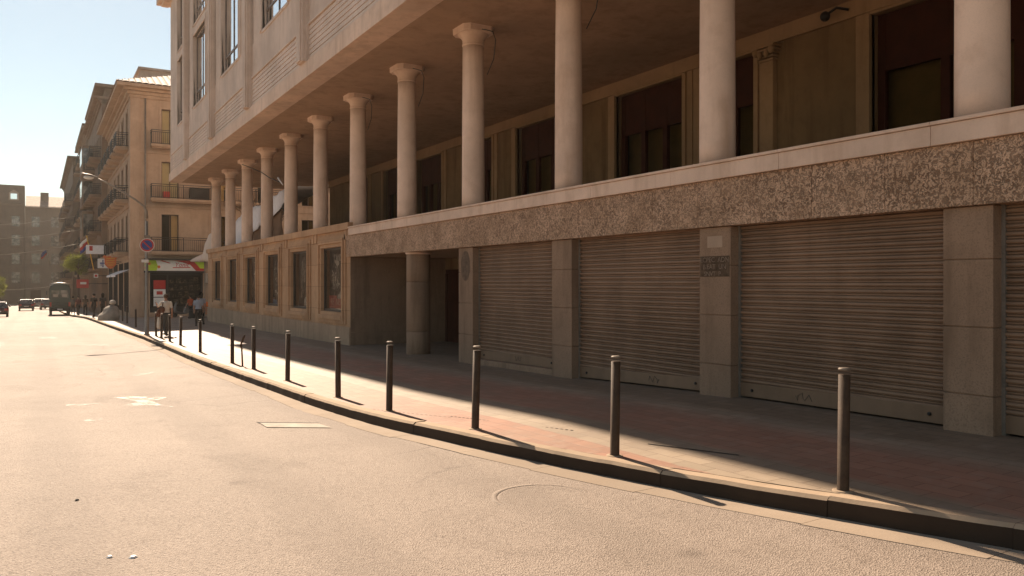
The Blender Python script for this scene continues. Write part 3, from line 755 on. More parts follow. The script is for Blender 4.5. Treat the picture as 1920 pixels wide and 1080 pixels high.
# loggia back wall --------------------------------------------------
LB = street_face(15.3)
OP = [(6.4, 10.75), (13.95, 15.75), (16.5, 19.5), (22.3, 25.4), (27.2, 29.1), (31.7, 34.4), (36.4, 38.6), (40.8, 43.4), (1.2, 4.6), (-4, -.6)]
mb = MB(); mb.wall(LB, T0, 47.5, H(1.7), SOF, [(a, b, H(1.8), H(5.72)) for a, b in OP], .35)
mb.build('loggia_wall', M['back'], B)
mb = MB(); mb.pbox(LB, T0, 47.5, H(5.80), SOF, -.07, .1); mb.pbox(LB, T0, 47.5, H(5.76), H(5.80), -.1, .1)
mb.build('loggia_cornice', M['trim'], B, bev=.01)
for a, b in OP:
    f = MB()
    for q0, q1, d in ((0, .14, -.10), (.13, .36, -.05)):
        f.pbox(LB, a - q1, a - q0, H(1.8), H(5.72) + q1 * .2, d, .1); f.pbox(LB, b + q0, b + q1, H(1.8), H(5.72) + q1 * .2, d, .1)
    f.pbox(LB, a, b, H(5.70), H(5.76), -.08, .1)
    w = f.build('window', M['trim'], B, bev=.008)
    f = MB(); n = 2 if b - a < 2.5 else 3
    for k in range(n + 1):
        u = a + .08 + (b - a - .16) * k / n; f.pbox(LB, u - .09, u + .09, H(1.8), H(5.72), .2, .32)
    f.pbox(LB, a, b, H(1.8), H(2.55), .21, .31); f.pbox(LB, a, b, H(4.5), H(5.72), .21, .31)
    f.build('frame', M['wood'], w)
    f = MB(); f.quad(LB(a, H(2.5), .27), LB(b, H(2.5), .27), LB(b, H(4.6), .27), LB(a, H(4.6), .27)); f.build('pane', M['dglass'], w)
    f = MB()
    zc = H(R.uniform(2.9, 3.3)); f.quad(LB(a, zc, .5), LB(b, zc, .5), LB(b, H(4.6), .5), LB(a, H(4.6), .5)); f.quad(LB(a, H(2.3), .8), LB(b, H(2.3), .8), LB(b, zc, .8), LB(a, zc, .8), 1)
    f.build('blind', [M['blind'], M['back']], w)
mb = MB(); mb.box(16.2, 16.4, T0, 47.5, H(1.5), SOF); mb.build('inner_wall', M['dark'], B)
for t in (13.5,):                                                    # half pilasters beside the narrow opening
    mb = MB(); mb.pbox(LB, t - .2, t + .2, H(1.8), H(5.35), -.14, .1); pl = mb.build('pilaster', M['trim'], B, bev=.02)
    mb = MB()
    for k in range(5): mb.pbox(LB, t - .22 - .03 * k, t + .22 + .03 * k, H(5.35) + k * .075, H(5.40) + k * .075, -.16 - .035 * k, .1)
    for s in (-1, 1):
        mb.ball(LB(t + s * .24, H(5.58), -.24), (.09, .09, .1)); mb.ball(LB(t + s * .1, H(5.5), -.26), (.07, .06, .1))
    mb.build('capital', M['trim'], pl)
mb = MB(); mb.tube([LB(11.25, H(5.95), -.1), LB(11.4, H(6.0), -.3), LB(11.6, H(5.9), -.36)], .03, 6); mb.ball(LB(11.65, H(5.87), -.36), .11); mb.build('wall_lamp', M['iron'], B)
mb = MB(); mb.box(9.4, 15.3, 47.2, 47.5, H(1.8), H(1.9)); mb.build('threshold', M['kerb'], B)

# ------------------------------------------------------------------ things on the terrace
def cloth(rows, name, mat, label, cat, thick=.03, wob=.06):
    """rows of points -> wrinkled cloth with thickness"""
    mb = MB(); nr, nc = len(rows), len(rows[0]); S = 6; g = []
    for r in range((nr - 1) * S + 1):
        a = min(r // S, nr - 2); f = r / S - a; row = []
        for c in range((nc - 1) * S + 1):
            b = min(c // S, nc - 2); h = c / S - b
            p = (Vector(rows[a][b]) * (1 - f) + Vector(rows[a + 1][b]) * f) * (1 - h) + (Vector(rows[a][b + 1]) * (1 - f) + Vector(rows[a + 1][b + 1]) * f) * h
            row.append(p + Vector((noise.noise(p * 2.1), noise.noise(p * 2.1 + Vector((9, 0, 0))), noise.noise(p * 1.7 + Vector((0, 7, 0))))) * wob * 2)
        g.append(row)
    W_ = len(g[0]); mb.add([p for r in g for p in r], [(j * W_ + i, j * W_ + i + 1, (j + 1) * W_ + i + 1, (j + 1) * W_ + i) for j in range(len(g) - 1) for i in range(W_ - 1)], 0, True)
    o = mb.build(name, M[mat], None, tuple(rows[0][0])); s = o.modifiers.new('thick', 'SOLIDIFY'); s.thickness = thick
    return tag(o, label, cat)
cloth([[(9.7, 37.0, H(3.45)), (9.7, 40.5, H(3.05)), (9.7, 43.5, H(2.5)), (9.7, 46.5, H(1.85)), (9.7, 49.4, H(1.82))],
       [(9.85, 37.0, H(4.35)), (9.85, 40.5, H(4.15)), (9.85, 43.5, H(3.95)), (9.85, 46.5, H(3.75)), (9.85, 49.6, H(3.2))],
       [(11.8, 37.0, H(4.5)), (11.8, 40.5, H(4.3)), (11.8, 43.5, H(4.1)), (11.8, 46.5, H(3.85)), (11.8, 49.8, H(3.3))]], 'white_tarp', 'cloth_w', 'white tarpaulin sloping over the terrace behind the far columns', 'tarpaulin', .03, .075)
cloth([[(9.85, 37.6, H(1.8)), (9.85, 41, H(1.8)), (9.85, 44.0, H(1.8)), (9.85, 46.2, H(1.8))], [(9.85, 37.6, H(3.5)), (9.85, 41, H(3.2)), (9.85, 44, H(2.9)), (9.85, 46.2, H(2.5))]],
      'brown_screen', 'cloth_b', 'brown canvas screen hanging under the white tarpaulin on the terrace', 'screen')
def pj(px, py, Z): return proj(px, py, Z)
cloth([[pj(392, 441, 48.4), pj(396, 438, 48.1), pj(401, 440, 47.7)], [pj(384, 458, 48.4), pj(391, 459, 48.0), pj(400, 459, 47.6)], [pj(378, 488, 48.6), pj(386, 490, 48.0), pj(394, 488, 47.5)]], 'cloth_awning', 'cloth_c', 'cream cloth draped from the far end of the colonnade terrace', 'awning', .02, .025)
# parasol canopy
px_, py_, zc = proj(384, 474, 53.5); zg = walk_z(px_, py_)
pr = thing('cafe_parasol', 'pale open parasol in the side street just right of the lime and red shop sign', 'parasol', (px_, py_, zg))
mb = MB(); ap = (px_, py_, zc); rim = [(px_ + .95 * math.cos(k * PI / 4 + .2), py_ + .95 * math.sin(k * PI / 4 + .2), zc - .5) for k in range(8)]
mb.add([ap] + rim + [(x, y, z - .1) for x, y, z in rim], [(0, 1 + k, 1 + (k + 1) % 8) for k in range(8)] + [(1 + k, 1 + (k + 1) % 8, 9 + (k + 1) % 8, 9 + k) for k in range(8)])
o = mb.build('canopy', M['cloth_c'], pr); s = o.modifiers.new('thick', 'SOLIDIFY'); s.thickness = .012
mb = MB(); mb.tube([(px_, py_, zg), (px_, py_, zc)], .025, 8); mb.lathe((px_, py_, zg), [(.3, 0), (.3, .05), (.05, .08)], 16); mb.build('pole', M['galv'], pr)
# leafless shrub
def branches(mb, p, d, L, r, depth, rnd):
    q = p + d * L; mid = p + d * L * .5 + Vector((rnd.uniform(-1, 1), rnd.uniform(-1, 1), rnd.uniform(-1, 1))) * L * .07
    mb.tube([p, mid, q], [r, r * .85, r * .65], 6 if depth > 2 else 4)
    if depth <= 0: return [q]
    tips = []
    for k in range(3 if depth > 1 else 2):
        nd = (d + Vector((rnd.uniform(-1, 1), rnd.uniform(-1, 1), rnd.uniform(-.5, .8))) * .75).normalized()
        tips += branches(mb, q, nd, L * rnd.uniform(.6, .85), r * .6, depth - 1, rnd)
    return tips
rr = random.Random(5)
sh = thing('bare_shrub', 'tangled leafless shrub behind the far columns at the terrace end', 'shrub', (11.5, 49.6, H(1.79)))
mb = MB()
for k in range(4): branches(mb, Vector((11.0 + .5 * k, 49.6 + rr.uniform(-1, .6), H(1.79))), Vector((rr.uniform(-.3, .3), rr.uniform(-.4, .4), 1)).normalized(), 1.25, .05, 4, rr)
mb.build('branch', M['bark'], sh)
mb = MB(); mb.lathe((11.7, 49.6, H(1.79)), [(.5, 0), (.62, .45), (.62, .5)], 20); mb.build('planter', M['kerb'], sh)

# ------------------------------------------------------------------ generic old street building
def balcony(par, Pf, u0, u1, z, dep, bars=True, mat=None):
    mb = MB(); mb.pbox(Pf, u0, u1, z - .16, z, -dep, 0); mb.pbox(Pf, u0 + .06, u1 - .06, z - .26, z - .16, -dep + .1, 0)
    b = mb.build('balcony', mat or M['corner'], par, bev=.01)
    mb = MB(); r = .022
    for zr in (z + .06, z + .86, z + 1.0):
        mb.pbox(Pf, u0 + .02, u1 - .02, zr - r, zr + r, -dep + .02, -dep + .06)
        for u in (u0 + .02, u1 - .06): mb.pbox(Pf, u, u + .04, zr - r, zr + r, -dep + .06, 0)
    if bars:
        n = int((u1 - u0) / .13)
        for k in range(n + 1):
            u = u0 + .04 + (u1 - u0 - .08) * k / n; mb.pbox(Pf, u - .01, u + .01, z + .06, z + .86, -dep + .03, -dep + .05)
        for u in (u0 + .04, u1 - .04):
            for k in range(1, int(dep / .13)): mb.pbox(Pf, u - .01, u + .01, z + .06, z + .86, -k * .13 - .01, -k * .13 + .01)
    for u in (u0 + .02, (u0 + u1) / 2, u1 - .06): mb.pbox(Pf, u, u + .045, z, z + 1.02, -dep + .01, -dep + .06)
    mb.build('railing', M['iron'], b)
    return b
def window(par, Pf, u0, u1, z0, z1, dep=.22, surround=.12, mat=None, glass='dglass', back=True, curtain=None):
    mb = MB()
    if surround:
        s = surround
        mb.pbox(Pf, u0 - s, u0, z0, z1 + s, -.05, .05); mb.pbox(Pf, u1, u1 + s, z0, z1 + s, -.05, .05); mb.pbox(Pf, u0, u1, z1, z1 + s, -.05, .05)
        mb.pbox(Pf, u0 - s, u1 + s, z0 - .09, z0 - .002, -.08, .05)
    w = mb.build('window', mat, par)
    mb = MB(); t = .06; m = (u0 + u1) / 2
    for a, b, c, d in ((u0, u0 + t, z0, z1), (u1 - t, u1, z0, z1), (m - t / 2, m + t / 2, z0 + t, z1 - t), (u0 + t, u1 - t, z1 - t, z1), (u0 + t, u1 - t, z0, z0 + t)): mb.pbox(Pf, a, b, c, d, dep - .08, dep - .02)
    mb.build('frame', paint('brown_window_frame', (.12, .075, .05), .6, .3), w)
    mb = MB(); mb.quad(Pf(u0, z0, dep - .04), Pf(u1, z0, dep - .04), Pf(u1, z1, dep - .04), Pf(u0, z1, dep - .04)); mb.build('pane', M[glass], w)
    if back:
        mb = MB(); mb.quad(Pf(u0, z0, dep + .02), Pf(m + .1, z0, dep + .02), Pf(m + .1, z1, dep + .02), Pf(u0, z1, dep + .02), 1 if curtain else 0)
        mb.quad(Pf(m + .1, z0, dep + .02), Pf(u1, z0, dep + .02), Pf(u1, z1, dep + .02), Pf(m + .1, z1, dep + .02), 1)
        mb.build('curtain', [M['dark'], curtain or (M['cloth_c'] if R.random() < .3 else M['blind'])], w)
    return w
# ------------------------------------------------------------------ corner building
N1, T1, T1B = 5.7, 62.7, 84.0
CB = thing('corner_building', 'ochre four storey corner building with iron balconies and tiled roof', 'building', (N1, T1, walk_z(N1, T1)))
EV = H(13.8)
S1, S2 = street_face(N1), end_face(T1)
fl = [(H(2.24), H(4.95)), (H(6.05), H(8.75)), (H(9.9), H(12.55))]
uS = [65.3 + 3.55 * k for k in range(6)]; uE = [8.3 + 3.4 * k for k in range(6)]
mb = MB()
hS = [(u - .55, u + .55, a, b) for u in uS for a, b in fl]
shS = [(64.2, 67.6, H(-2.2), H(1.5)), (68.4, 72.2, H(-2.2), H(1.5)), (73.4, 77.6, H(-2.2), H(1.5)), (78.5, 83, H(-2.2), H(1.5))]
mb.wall(S1, T1, T1B, LOW, EV, hS + shS, .25)
hE = [(u - .58, u + .58, a, b) for u in uE for a, b in fl]
shE = [(6.95, 10.55, H(-2.15), H(.82)), (12.6, 16, H(-2.15), H(.82))]
mb.wall(S2, N1, 28, LOW, EV, hE + shE, .25)
mb.quad((28, T1, LOW), (28, T1B, LOW), (28, T1B, EV), (28, T1, EV)); mb.quad((N1, T1B, LOW), (28, T1B, LOW), (28, T1B, EV), (N1, T1B, EV))
mb.box(N1 + .9, 27.9, T1 + .9, T1B - .1, LOW, EV)
mb.build('wall', M['corner'], CB)
mb = MB()
for q, d0 in ((.0, .10), (.22, .25), (.45, .5), (.62, .95)):
    mb.box(N1 - d0, 28 + d0, T1 - d0, T1B, EV - .62 + q, EV - .62 + q + .225)
mb.box(N1 - .05, N1 + .6, T1 - .05, T1 + .6, LOW, EV - .62)
for z in (H(5.55), H(9.4), H(1.85)): mb.box(N1 - .06, 28, T1 - .06, T1B, z - .11, z + .11)
mb.build('cornice', M['corner'], CB, bev=.02)
mb = MB(); mb.tube([(N1 + .95, T1 - .09, LOW + .5), (N1 + .95, T1 - .09, EV - .6)], .05, 8); mb.build('downpipe', M['galv'], CB)
# hipped tile roof with rounded rows
mb = MB(); e0 = EV + .24; rise = .42; o_ = 1.0
def roof_pt(u, v):                              # u along x from eave corner, v depth into the roof
    return (N1 - o_ + u, T1 - o_ + v, e0 + v * rise)
for k in range(60):
    x0 = k * .42; pts = []
    vmax = min(7.5, x0 + .2)
    for s in range(5):
        a = PI * s / 4; pts.append((x0 + .21 - .21 * math.cos(a), .07 * math.sin(a)))
    g = [[(N1 - o_ + x, T1 - o_ + v, e0 + v * rise + h) for x, h in pts] for v in (0, vmax)]
    for j in range(4): mb.quad(g[0][j], g[0][j + 1], g[1][j + 1], g[1][j])
    y0 = k * .42
    if y0 < T1B - T1:
        g = [[(N1 - o_ + v, T1 - o_ + x, e0 + v * rise + h) for x, h in pts] for v in (0, vmax)]
        for j in range(4): mb.quad(g[0][j], g[0][j + 1], g[1][j + 1], g[1][j])
mb.build('roof', M['tiles'], CB)
for j, (a, b) in enumerate(fl):
    for i, u in enumerate(uS): window(CB, S1, u - .55, u + .55, a, b, .25, .14, M['corner'])
    for i, u in enumerate(uE[:4]): window(CB, S2, u - .58, u + .58, a, b, .25, .16, M['corner'], 'dglass', True, M['white'] if (j > 0 and i < 1) else None)
    for u in uS[::1]: balcony(CB, S1, u - 1.0, u + 1.0, a, .85)
    balcony(CB, S2, 6.95, 11.2 if j < 2 else 9.6, a, .8); balcony(CB, S2, 12.0, 16.4, a, .8)
# things kept on the balconies
mb = MB(); mb.box(7.75, 8.2, T1 - .7, T1 - .35, H(6.05), H(6.55)); tag(mb.build('storage_box', M['red'], None, (8, T1 - .5, H(6.05)), bev=.02), 'dark red box on the middle balcony above the shop sign', 'box')
mb = MB(); mb.box(9.6, 10.9, T1 - .6, T1 - .1, H(6.05), H(6.95)); mb.box(9.75, 10.75, T1 - .63, T1 - .6, H(6.2), H(6.8)); tag(mb.build('balcony_cabinet', M['iron'], None, (10, T1 - .4, H(6.05)), bev=.02), 'black cabinet standing at right of the middle balcony', 'cabinet')
# ground floor shop on the corner
mb = MB(); a, b = 6.95, 10.55
mb.pbox(S2, a, a + .1, H(-2.15), H(.82), .02, .12); mb.pbox(S2, b - .1, b, H(-2.15), H(.82), .02, .12); mb.pbox(S2, a, b, H(.55), H(.62), .02, .12); mb.pbox(S2, a + .1, b - .1, H(-2.15), H(-1.75), .02, .14)
mb.pbox(S2, a + 1.15, a + 1.25, H(-1.75), H(.55), .02, .12)
sf = mb.build('shopfront', M['iron'], CB)
mb = MB(); mb.quad(S2(a, H(-1.75), .08), S2(b, H(-1.75), .08), S2(b, H(.55), .08), S2(a, H(.55), .08)); mb.build('pane', M['glass'], sf)
mb = MB()
for k in range(4): mb.pbox(S2, a + 1.3, b - .15, H(-1.6 + k * .52), H(-1.55 + k * .52), .3, .7)
rg = random.Random(3)
for k in range(4):
    u = a + 1.35
    while u < b - .4:
        w = rg.uniform(.12, .35); h = rg.uniform(.15, .4); mb.pbox(S2, u, u + w, H(-1.55 + k * .52), H(-1.55 + k * .52 + h), .35, .6); u += w + rg.uniform(.03, .2)
mb.build('shelf', M['goods'], sf)
mb = MB(); mb.pbox(S2, a, b, H(-2.2), H(.9), .75, .8); mb.build('shop_interior', M['dark'], sf)
mb = MB()
for z0, z1, mi in ((-.45, .18, 0), (-1.02, -.48, 1), (-1.7, -1.08, 1)): mb.pbox(S2, a + .25, a + 1.05, H(z0), H(z1), .03, .06, mi)
mb.pbox(S2, a + .45, a + .85, H(-.86), H(-.62), .022, .03, 0); mb.build('poster', [M['red'], M['white']], sf)
mb = MB()
for x0, x1, y0, y1 in ((64.2, 67.6, 0, 0), (68.4, 72.2, 0, 0), (73.4, 77.6, 0, 0), (78.5, 83, 0, 0)):
    n = 4
    for k in range(n + 1): u = x0 + (x1 - x0) * k / n; mb.pbox(S1, u - .06, u + .06, H(-2.3), H(1.5), .0, .12)
    mb.pbox(S1, x0, x1, H(.75), H(.95), .0, .12)
sf2 = mb.build('shopfront', M['iron'], CB)
mb = MB()
for x0, x1 in ((64.2, 67.6), (68.4, 72.2), (73.4, 77.6), (78.5, 83)): mb.quad(S1(x0, H(-2.3), .1), S1(x1, H(-2.3), .1), S1(x1, H(1.5), .1), S1(x0, H(1.5), .1)); mb.pbox(S1, x0, x1, H(-2.4), H(1.6), .6, .65, 1)
mb.build('pane', [M['glass'], M['goods']], sf2)
mb = MB(); mb.quad(S2(12.6, H(-2.2), .3), S2(16, H(-2.2), .3), S2(16, H(.82), .3), S2(12.6, H(.82), .3)); mb.build('shutter', M['shutter'], CB)
# striped little awnings over the street side shop
mb = MB()
for x0, x1 in ((64.0, 67.7), (68.3, 72.3)):
    mb.add([S1(x0, H(.95), 0), S1(x1, H(.95), 0), S1(x1, H(.55), -.9), S1(x0, H(.55), -.9), S1(x0, H(.42), -.9), S1(x1, H(.42), -.9)], [(0, 1, 2, 3), (3, 2, 5, 4)])
aw = mb.build('awning', M['cloth_w'], CB); s = aw.modifiers.new('thick', 'SOLIDIFY'); s.thickness = .02
# sign over the shop
sg = thing('shop_sign', 'long lit up fruit stand style shop sign in lime, white and red', 'sign', (8.75, T1 - .15, H(1.2)))
sg['label'] = 'long lime, white and red shop sign over the corner shop window'
Q = lambda u, z, d: (u, T1 - .18 + d, z)
a, b, z0, z1 = 6.6, 10.6, H(.86), H(1.62)
mb = MB(); mb.pbox(Q, a, b, z0, z1, 0, .17); mb.build('sign_box', M['white'], sg, bev=.01)
mb = MB()
mb.prism([(a, z0 + .01), (a + .78, z0 + .01), (a + .86, z0 + .35), (a + .72, z1 - .01), (a, z1 - .01)], Q, -.008, 0, 0); mb.build('lime_panel', M['lime'], sg); mb = MB()
mb.prism([(b - .75, z1 - .01), (b, z1 - .01), (b, z0 + .18), (b - .28, z0 + .2), (b - .45, z0 + .42)], Q, -.014, -.008, 0); mb.build('lime_panel', M['lime'], sg)
mb = MB()
mb.prism([(b - 2.1, z1 - .01), (b, z1 - .01), (b, z0 + .01), (b - .55, z0 + .01), (b - .95, z0 + .45), (b - 1.5, z1 - .14)], Q, -.007, 0, 0)
mb.prism([(a + 1.0, z1 - .05), (a + 1.15, z1 - .01), (a + 1.75, z1 - .2), (a + 1.6, z1 - .22)], Q, -.007, 0, 0)
mb.prism([(a + 1.85, z0 + .2), (a + 3.1, z0 + .22), (a + 3.0, z0 + .28), (a + 1.85, z0 + .26)], Q, -.009, 0, 0); mb.build('red_panel', M['red'], sg)
mb = MB(); put_text(mb, 'Yonit', Q, a + 2.45, z0 + .3, -.012, .44, ext=.004, shear=.25); mb.build('lettering', paint('sign_letter_red', (.5, .07, .07), .5, .15), sg)
mb = MB()
for q, s in ((.95, .1), (.12, .13), (.3, .09)): mb.lathe((0, 0, 0), [(s, 0), (s, .004)], 14)
nv = len(mb.v) // 3; mb.v = [Q(a + (.93, .12, .3)[i // nv] + x, z0 + (.28, .2, .5)[i // nv] + y * 1.1, -.012 - z) for i, (x, y, z) in enumerate(mb.v)]; mb.build('fruit', M['orange'], sg)
mb = MB(); mb.pbox(Q, a - .05, b + .4, z1 + .02, z1 + .12, -.35, .18); mb.pbox(Q, a - .05, b + .1, z0 - .14, z0 - .01, -.02, .18); mb.build('canopy', M['iron'], sg)
# air conditioner
ac = thing('air_conditioner', 'beige boxed air conditioner on the wall right of the shop window', 'air conditioner', (11.1, T1 - .3, H(.3)))
mb = MB(); mb.box(10.72, 11.55, T1 - .42, T1 - .03, H(.0), H(.7)); mb.build('case', M['grille'], ac, bev=.02)
mb = MB()
for k in range(9): mb.box(10.8, 11.3, T1 - .435, T1 - .42, H(.07 + .065 * k), H(.1 + .065 * k))
mb.build('grille', M['iron'], ac)
mb = MB(); mb.box(10.8, 10.84, T1 - .4, T1, H(-.06), H(-.01)); mb.box(11.4, 11.44, T1 - .4, T1, H(-.06), H(-.01)); mb.build('bracket', M['iron'], ac)

# ------------------------------------------------------------------ further buildings on the right side
def street_building(name, label, n0, ta, tb, ev, mat, first, step, wspace, bal_d, enclosed=False, roof='flat'):
    o = thing(name, label, 'building', (n0, ta, walk_z(n0, ta)))
    Sf = street_face(n0); g0 = E - drop(ta) - .6
    lv = []; z = g0 + first
    while z + 2.6 < ev - .4: lv.append(z); z += step
    us = []; u = ta + 1.8
    while u < tb - 1.2: us.append(u); u += wspace
    mb = MB(); mb.wall(Sf, ta, tb, g0 - 1, ev, [(u - .55, u + .55, z, z + 2.3) for u in us for z in lv], .25)
    mb.quad((n0, ta, g0 - 1), (n0 + 16, ta, g0 - 1), (n0 + 16, ta, ev), (n0, ta, ev)); mb.quad((n0, tb, g0 - 1), (n0 + 16, tb, g0 - 1), (n0 + 16, tb, ev), (n0, tb, ev))
    mb.box(n0 + .6, n0 + 16, ta + .1, tb - .1, g0 - 1, ev)
    mb.build('wall', mat, o)
    mb = MB()
    for q, d in ((-.5, .15), (-.25, .3), (0, .7)): mb.box(n0 - d, n0 + 16, ta, tb, ev + q, ev + q + .22)
    mb.build('cornice', mat, o, bev=.03)
    for i, u in enumerate(us):
        for j, z in enumerate(lv):
            window(o, Sf, u - .55, u + .55, z, z + 2.3, .25, .14, mat, 'farglass', False)
    for j, z in enumerate(lv):
        if j == 0 and not enclosed: k0 = 0
        for u in us[::1]:
            if (j + int(u)) % 5: balcony(o, Sf, u - 1.15, u + 1.15, z, bal_d, ta < 100, mat)
    return o, lv, us, Sf
B2, lv, us, Sf = street_building('street_building', 'tall brown building with long balconies just behind the ochre corner building', 5.2, 84.2, 106, H(17.3), M['brownb'], 4.9, 3.5, 3.4, 1.0)
mb = MB()                                                                   # glazed bays and roof storey
for z in lv[1:]: mb.box(4.1, 5.2, 96.5, 101.5, z - .2, z + 2.8)
by = mb.build('bay', M['brownb'], B2, bev=.03)
mb = MB()
for z in lv[1:]:
    mb.quad((4.08, 96.7, z + .9), (4.08, 101.3, z + .9), (4.08, 101.3, z + 2.5), (4.08, 96.7, z + 2.5)); mb.quad((4.2, 96.48, z + .9), (5.1, 96.48, z + .9), (5.1, 96.48, z + 2.5), (4.2, 96.48, z + 2.5))
mb.build('pane', M['farglass'], by)
mb = MB(); mb.box(5.6, 16, 86, 104, H(17.4), H(18.7)); mb.box(4.7, 17, 85.5, 104.5, H(18.7), H(19.0)); mb.build('roof_storey', M['brownb'], B2, bev=.03)
B5 = thing('rear_tower', 'grey plastered block rising behind the tiled roof of the ochre building', 'building', (8.2, 88, H(-2.5)))
mb = MB(); mb.box(8.6, 32, 85.2, 99, H(17.0), H(20.7)); mb.box(7.8, 8.6, 85.6, 97, H(17.0), H(19.4)); mb.build('wall', M['paleg'], B5)
mb = MB(); mb.box(8.4, 32.2, 85.0, 99.2, H(20.7), H(20.95)); mb.box(8.5, 32.1, 85.1, 99.1, H(19.6), H(19.7)); mb.box(7.6, 8.6, 85.5, 97.2, H(19.4), H(19.6)); mb.build('parapet', M['paleg'], B5, bev=.02)
mb = MB(); mb.tube([(12.5, 86, H(20.8)), (12.5, 86, H(29))], .03, 6); mb.tube([(12.1, 86, H(27.5)), (12.9, 86, H(27.5))], .02, 6); mb.build('antenna', M['iron'], B5)
B3, lv, us, Sf = street_building('street_building', 'dark grey brown building with flat overhanging roof beyond the tall brown building', 5.2, 106.2, 128, H(18.2), M['greyb'], 4.9, 3.5, 3.4, .9)
mb = MB(); mb.box(4.5, 20, 106.3, 126, H(18.42), H(18.7)); mb.build('roof_slab', M['farb'], B3)
B4, lv, us, Sf = street_building('street_building', 'last beige building on the right before the far square', 4.3, 128.2, 172, H(17.6), M['farb2'], 4.9, 3.6, 3.6, .9)

# ------------------------------------------------------------------ buildings closing the street
def closing(label, n0, n1, t0, ev, mat, ncol, lvls, first_u, du):
    o = thing('far_building', label, 'building', ((n0 + n1) / 2, t0, road_z(0, t0)))
    Pf = end_face(t0); g = road_z(0, t0) - 1
    us = [first_u + du * k for k in range(ncol)]
    holes = [(u - .8, u + .8, z, z + 2.4) for u in us for z in lvls]
    doors = [(u - 1.0, u + 1.0, g, road_z(0, t0) + 3.0) for u in us[::2]]
    mb = MB(); mb.wall(Pf, n0, n1, g, ev, holes + doors, .4); mb.box(n0 + .01, n1 - .01, t0 + .6, t0 + 14, g, ev)
    mb.build('wall', mat, o)
    for u in us:
        for z in lvls: window(o, Pf, u - .8, u + .8, z, z + 2.4, .35, .2, mat, 'farglass', False)
        for z in lvls[:3]: balcony(o, Pf, u - 1.1, u + 1.1, z - .1, .5, False, mat)
    for a, b, c, d in doors: mb = MB(); mb.quad(Pf(a, c, .35), Pf(b, c, .35), Pf(b, d, .35), Pf(a, d, .35)); mb.build('door', M['wood'], o)
    mb = MB()
    for z in [lvls[1] - .5, ev - .3, ev - .05]: mb.pbox(Pf, n0, n1, z, z + .25, -.3, 0)
    for u in (n0 + .2, n1 - .6): mb.pbox(Pf, u, u + .4, g, ev - .3, -.12, 0)
    mb.build('cornice', mat, o)
    return o, Pf
zl = [road_z(0, 205) + 4.6 + 4.1 * k for k in range(4)]
o, Pf = closing('dark brown far building with steep dormered roof closing the street', -34, -2.4, 205, H(17.2), M['farb'], 8, zl, -31.0, 3.85)
mb = MB(); mb.prism([(0, H(17.2)), (1.6, H(21.4)), (8, H(21.6)), (12, H(17.2))], lambda u, z, d: (d, 205 + u, z), -34, -2.4); rf = mb.build('roof', M['farb'], o)
for u in (-31, -26.5, -21, -16, -11.5, -7.9, -4.4):
    mb = MB(); mb.prism([(u - .9, H(18)), (u + .9, H(18)), (u + .9, H(19.6)), (u, H(20.2)), (u - .9, H(19.6))], end_face(205.1), 0, 2.5); d = mb.build('dormer', M['paleg'], rf)
    mb = MB(); mb.quad(*[end_face(205.07)(a, b, 0) for a, b in ((u - .6, H(18.2)), (u + .6, H(18.2)), (u + .6, H(19.4)), (u - .6, H(19.4)))]); mb.build('pane', M['mirror'], d)
o, Pf = closing('beige far building with pale pink tiled roof closing the street', -2.3, 30, 205, H(16.6), M['farb2'], 8, zl, -.3, 3.7)
mb = MB(); mb.prism([(-.6, H(16.6)), (6, H(19.6)), (13, H(16.6))], lambda u, z, d: (d, 205 + u, z), -2.2, 30); rf = mb.build('roof', M['tiles'], o)
mb = MB(); mb.box(.6, 2.2, 208, 209, H(18), H(20.2)); mb.box(9, 10.2, 209, 210, H(18), H(20.4)); mb.build('chimney', M['farb2'], rf)

# ------------------------------------------------------------------ the other side of the street
def opposite(label, ta, tb, n0, ev, mat):
    g = road_z(0, ta) - .6
    o = thing('street_building', label, 'building', (n0, ta, g))
    Lf = lambda u, z, d: (n0 - d, u, z)
    us = [ta + 2 + 3.4 * k for k in range(int((tb - ta - 2) / 3.4))]; lv = [g + 5.2 + 3.6 * k for k in range(int((ev - g - 7) / 3.6))]
    sh = [(u - 1.2, u + 1.2, g + .8, g + 3.8) for u in us]
    mb = MB(); hs_ = [(u - .55, u + .55, z, z + 2.2) for u in us for z in lv]
    mb.wall(Lf, ta, tb, g, ev, hs_ + sh, .25); mb.box(n0 - 14, n0 - .6, ta, tb, g, ev); mb.quad((n0, ta, g), (n0 - 1, ta, g), (n0 - 1, ta, ev), (n0, ta, ev)); mb.quad((n0, tb, g), (n0 - 1, tb, g), (n0 - 1, tb, ev), (n0, tb, ev)); mb.build('wall', mat, o)
    mb = MB(); [mb.quad(Lf(a, c, .2), Lf(b, c, .2), Lf(b, d, .2), Lf(a, d, .2)) for a, b, c, d in hs_ + sh]; w_ = mb.build('window', M['farglass'], o); w_['kind'] = 'stuff'
    mb = MB(); mb.box(n0 - 14, n0 + .6, ta, tb, ev, ev + .4); mb.box(n0 - .1, n0 + .15, ta, tb, g + 4.4, g + 4.7); mb.build('cornice', mat, o)
opposite('dark building across the street further along', 80, 130, -13.5, H(13), M['farb2'])
opposite('last building on the left before the square', 130.2, 190, -13.5, H(14), M['brownb'])
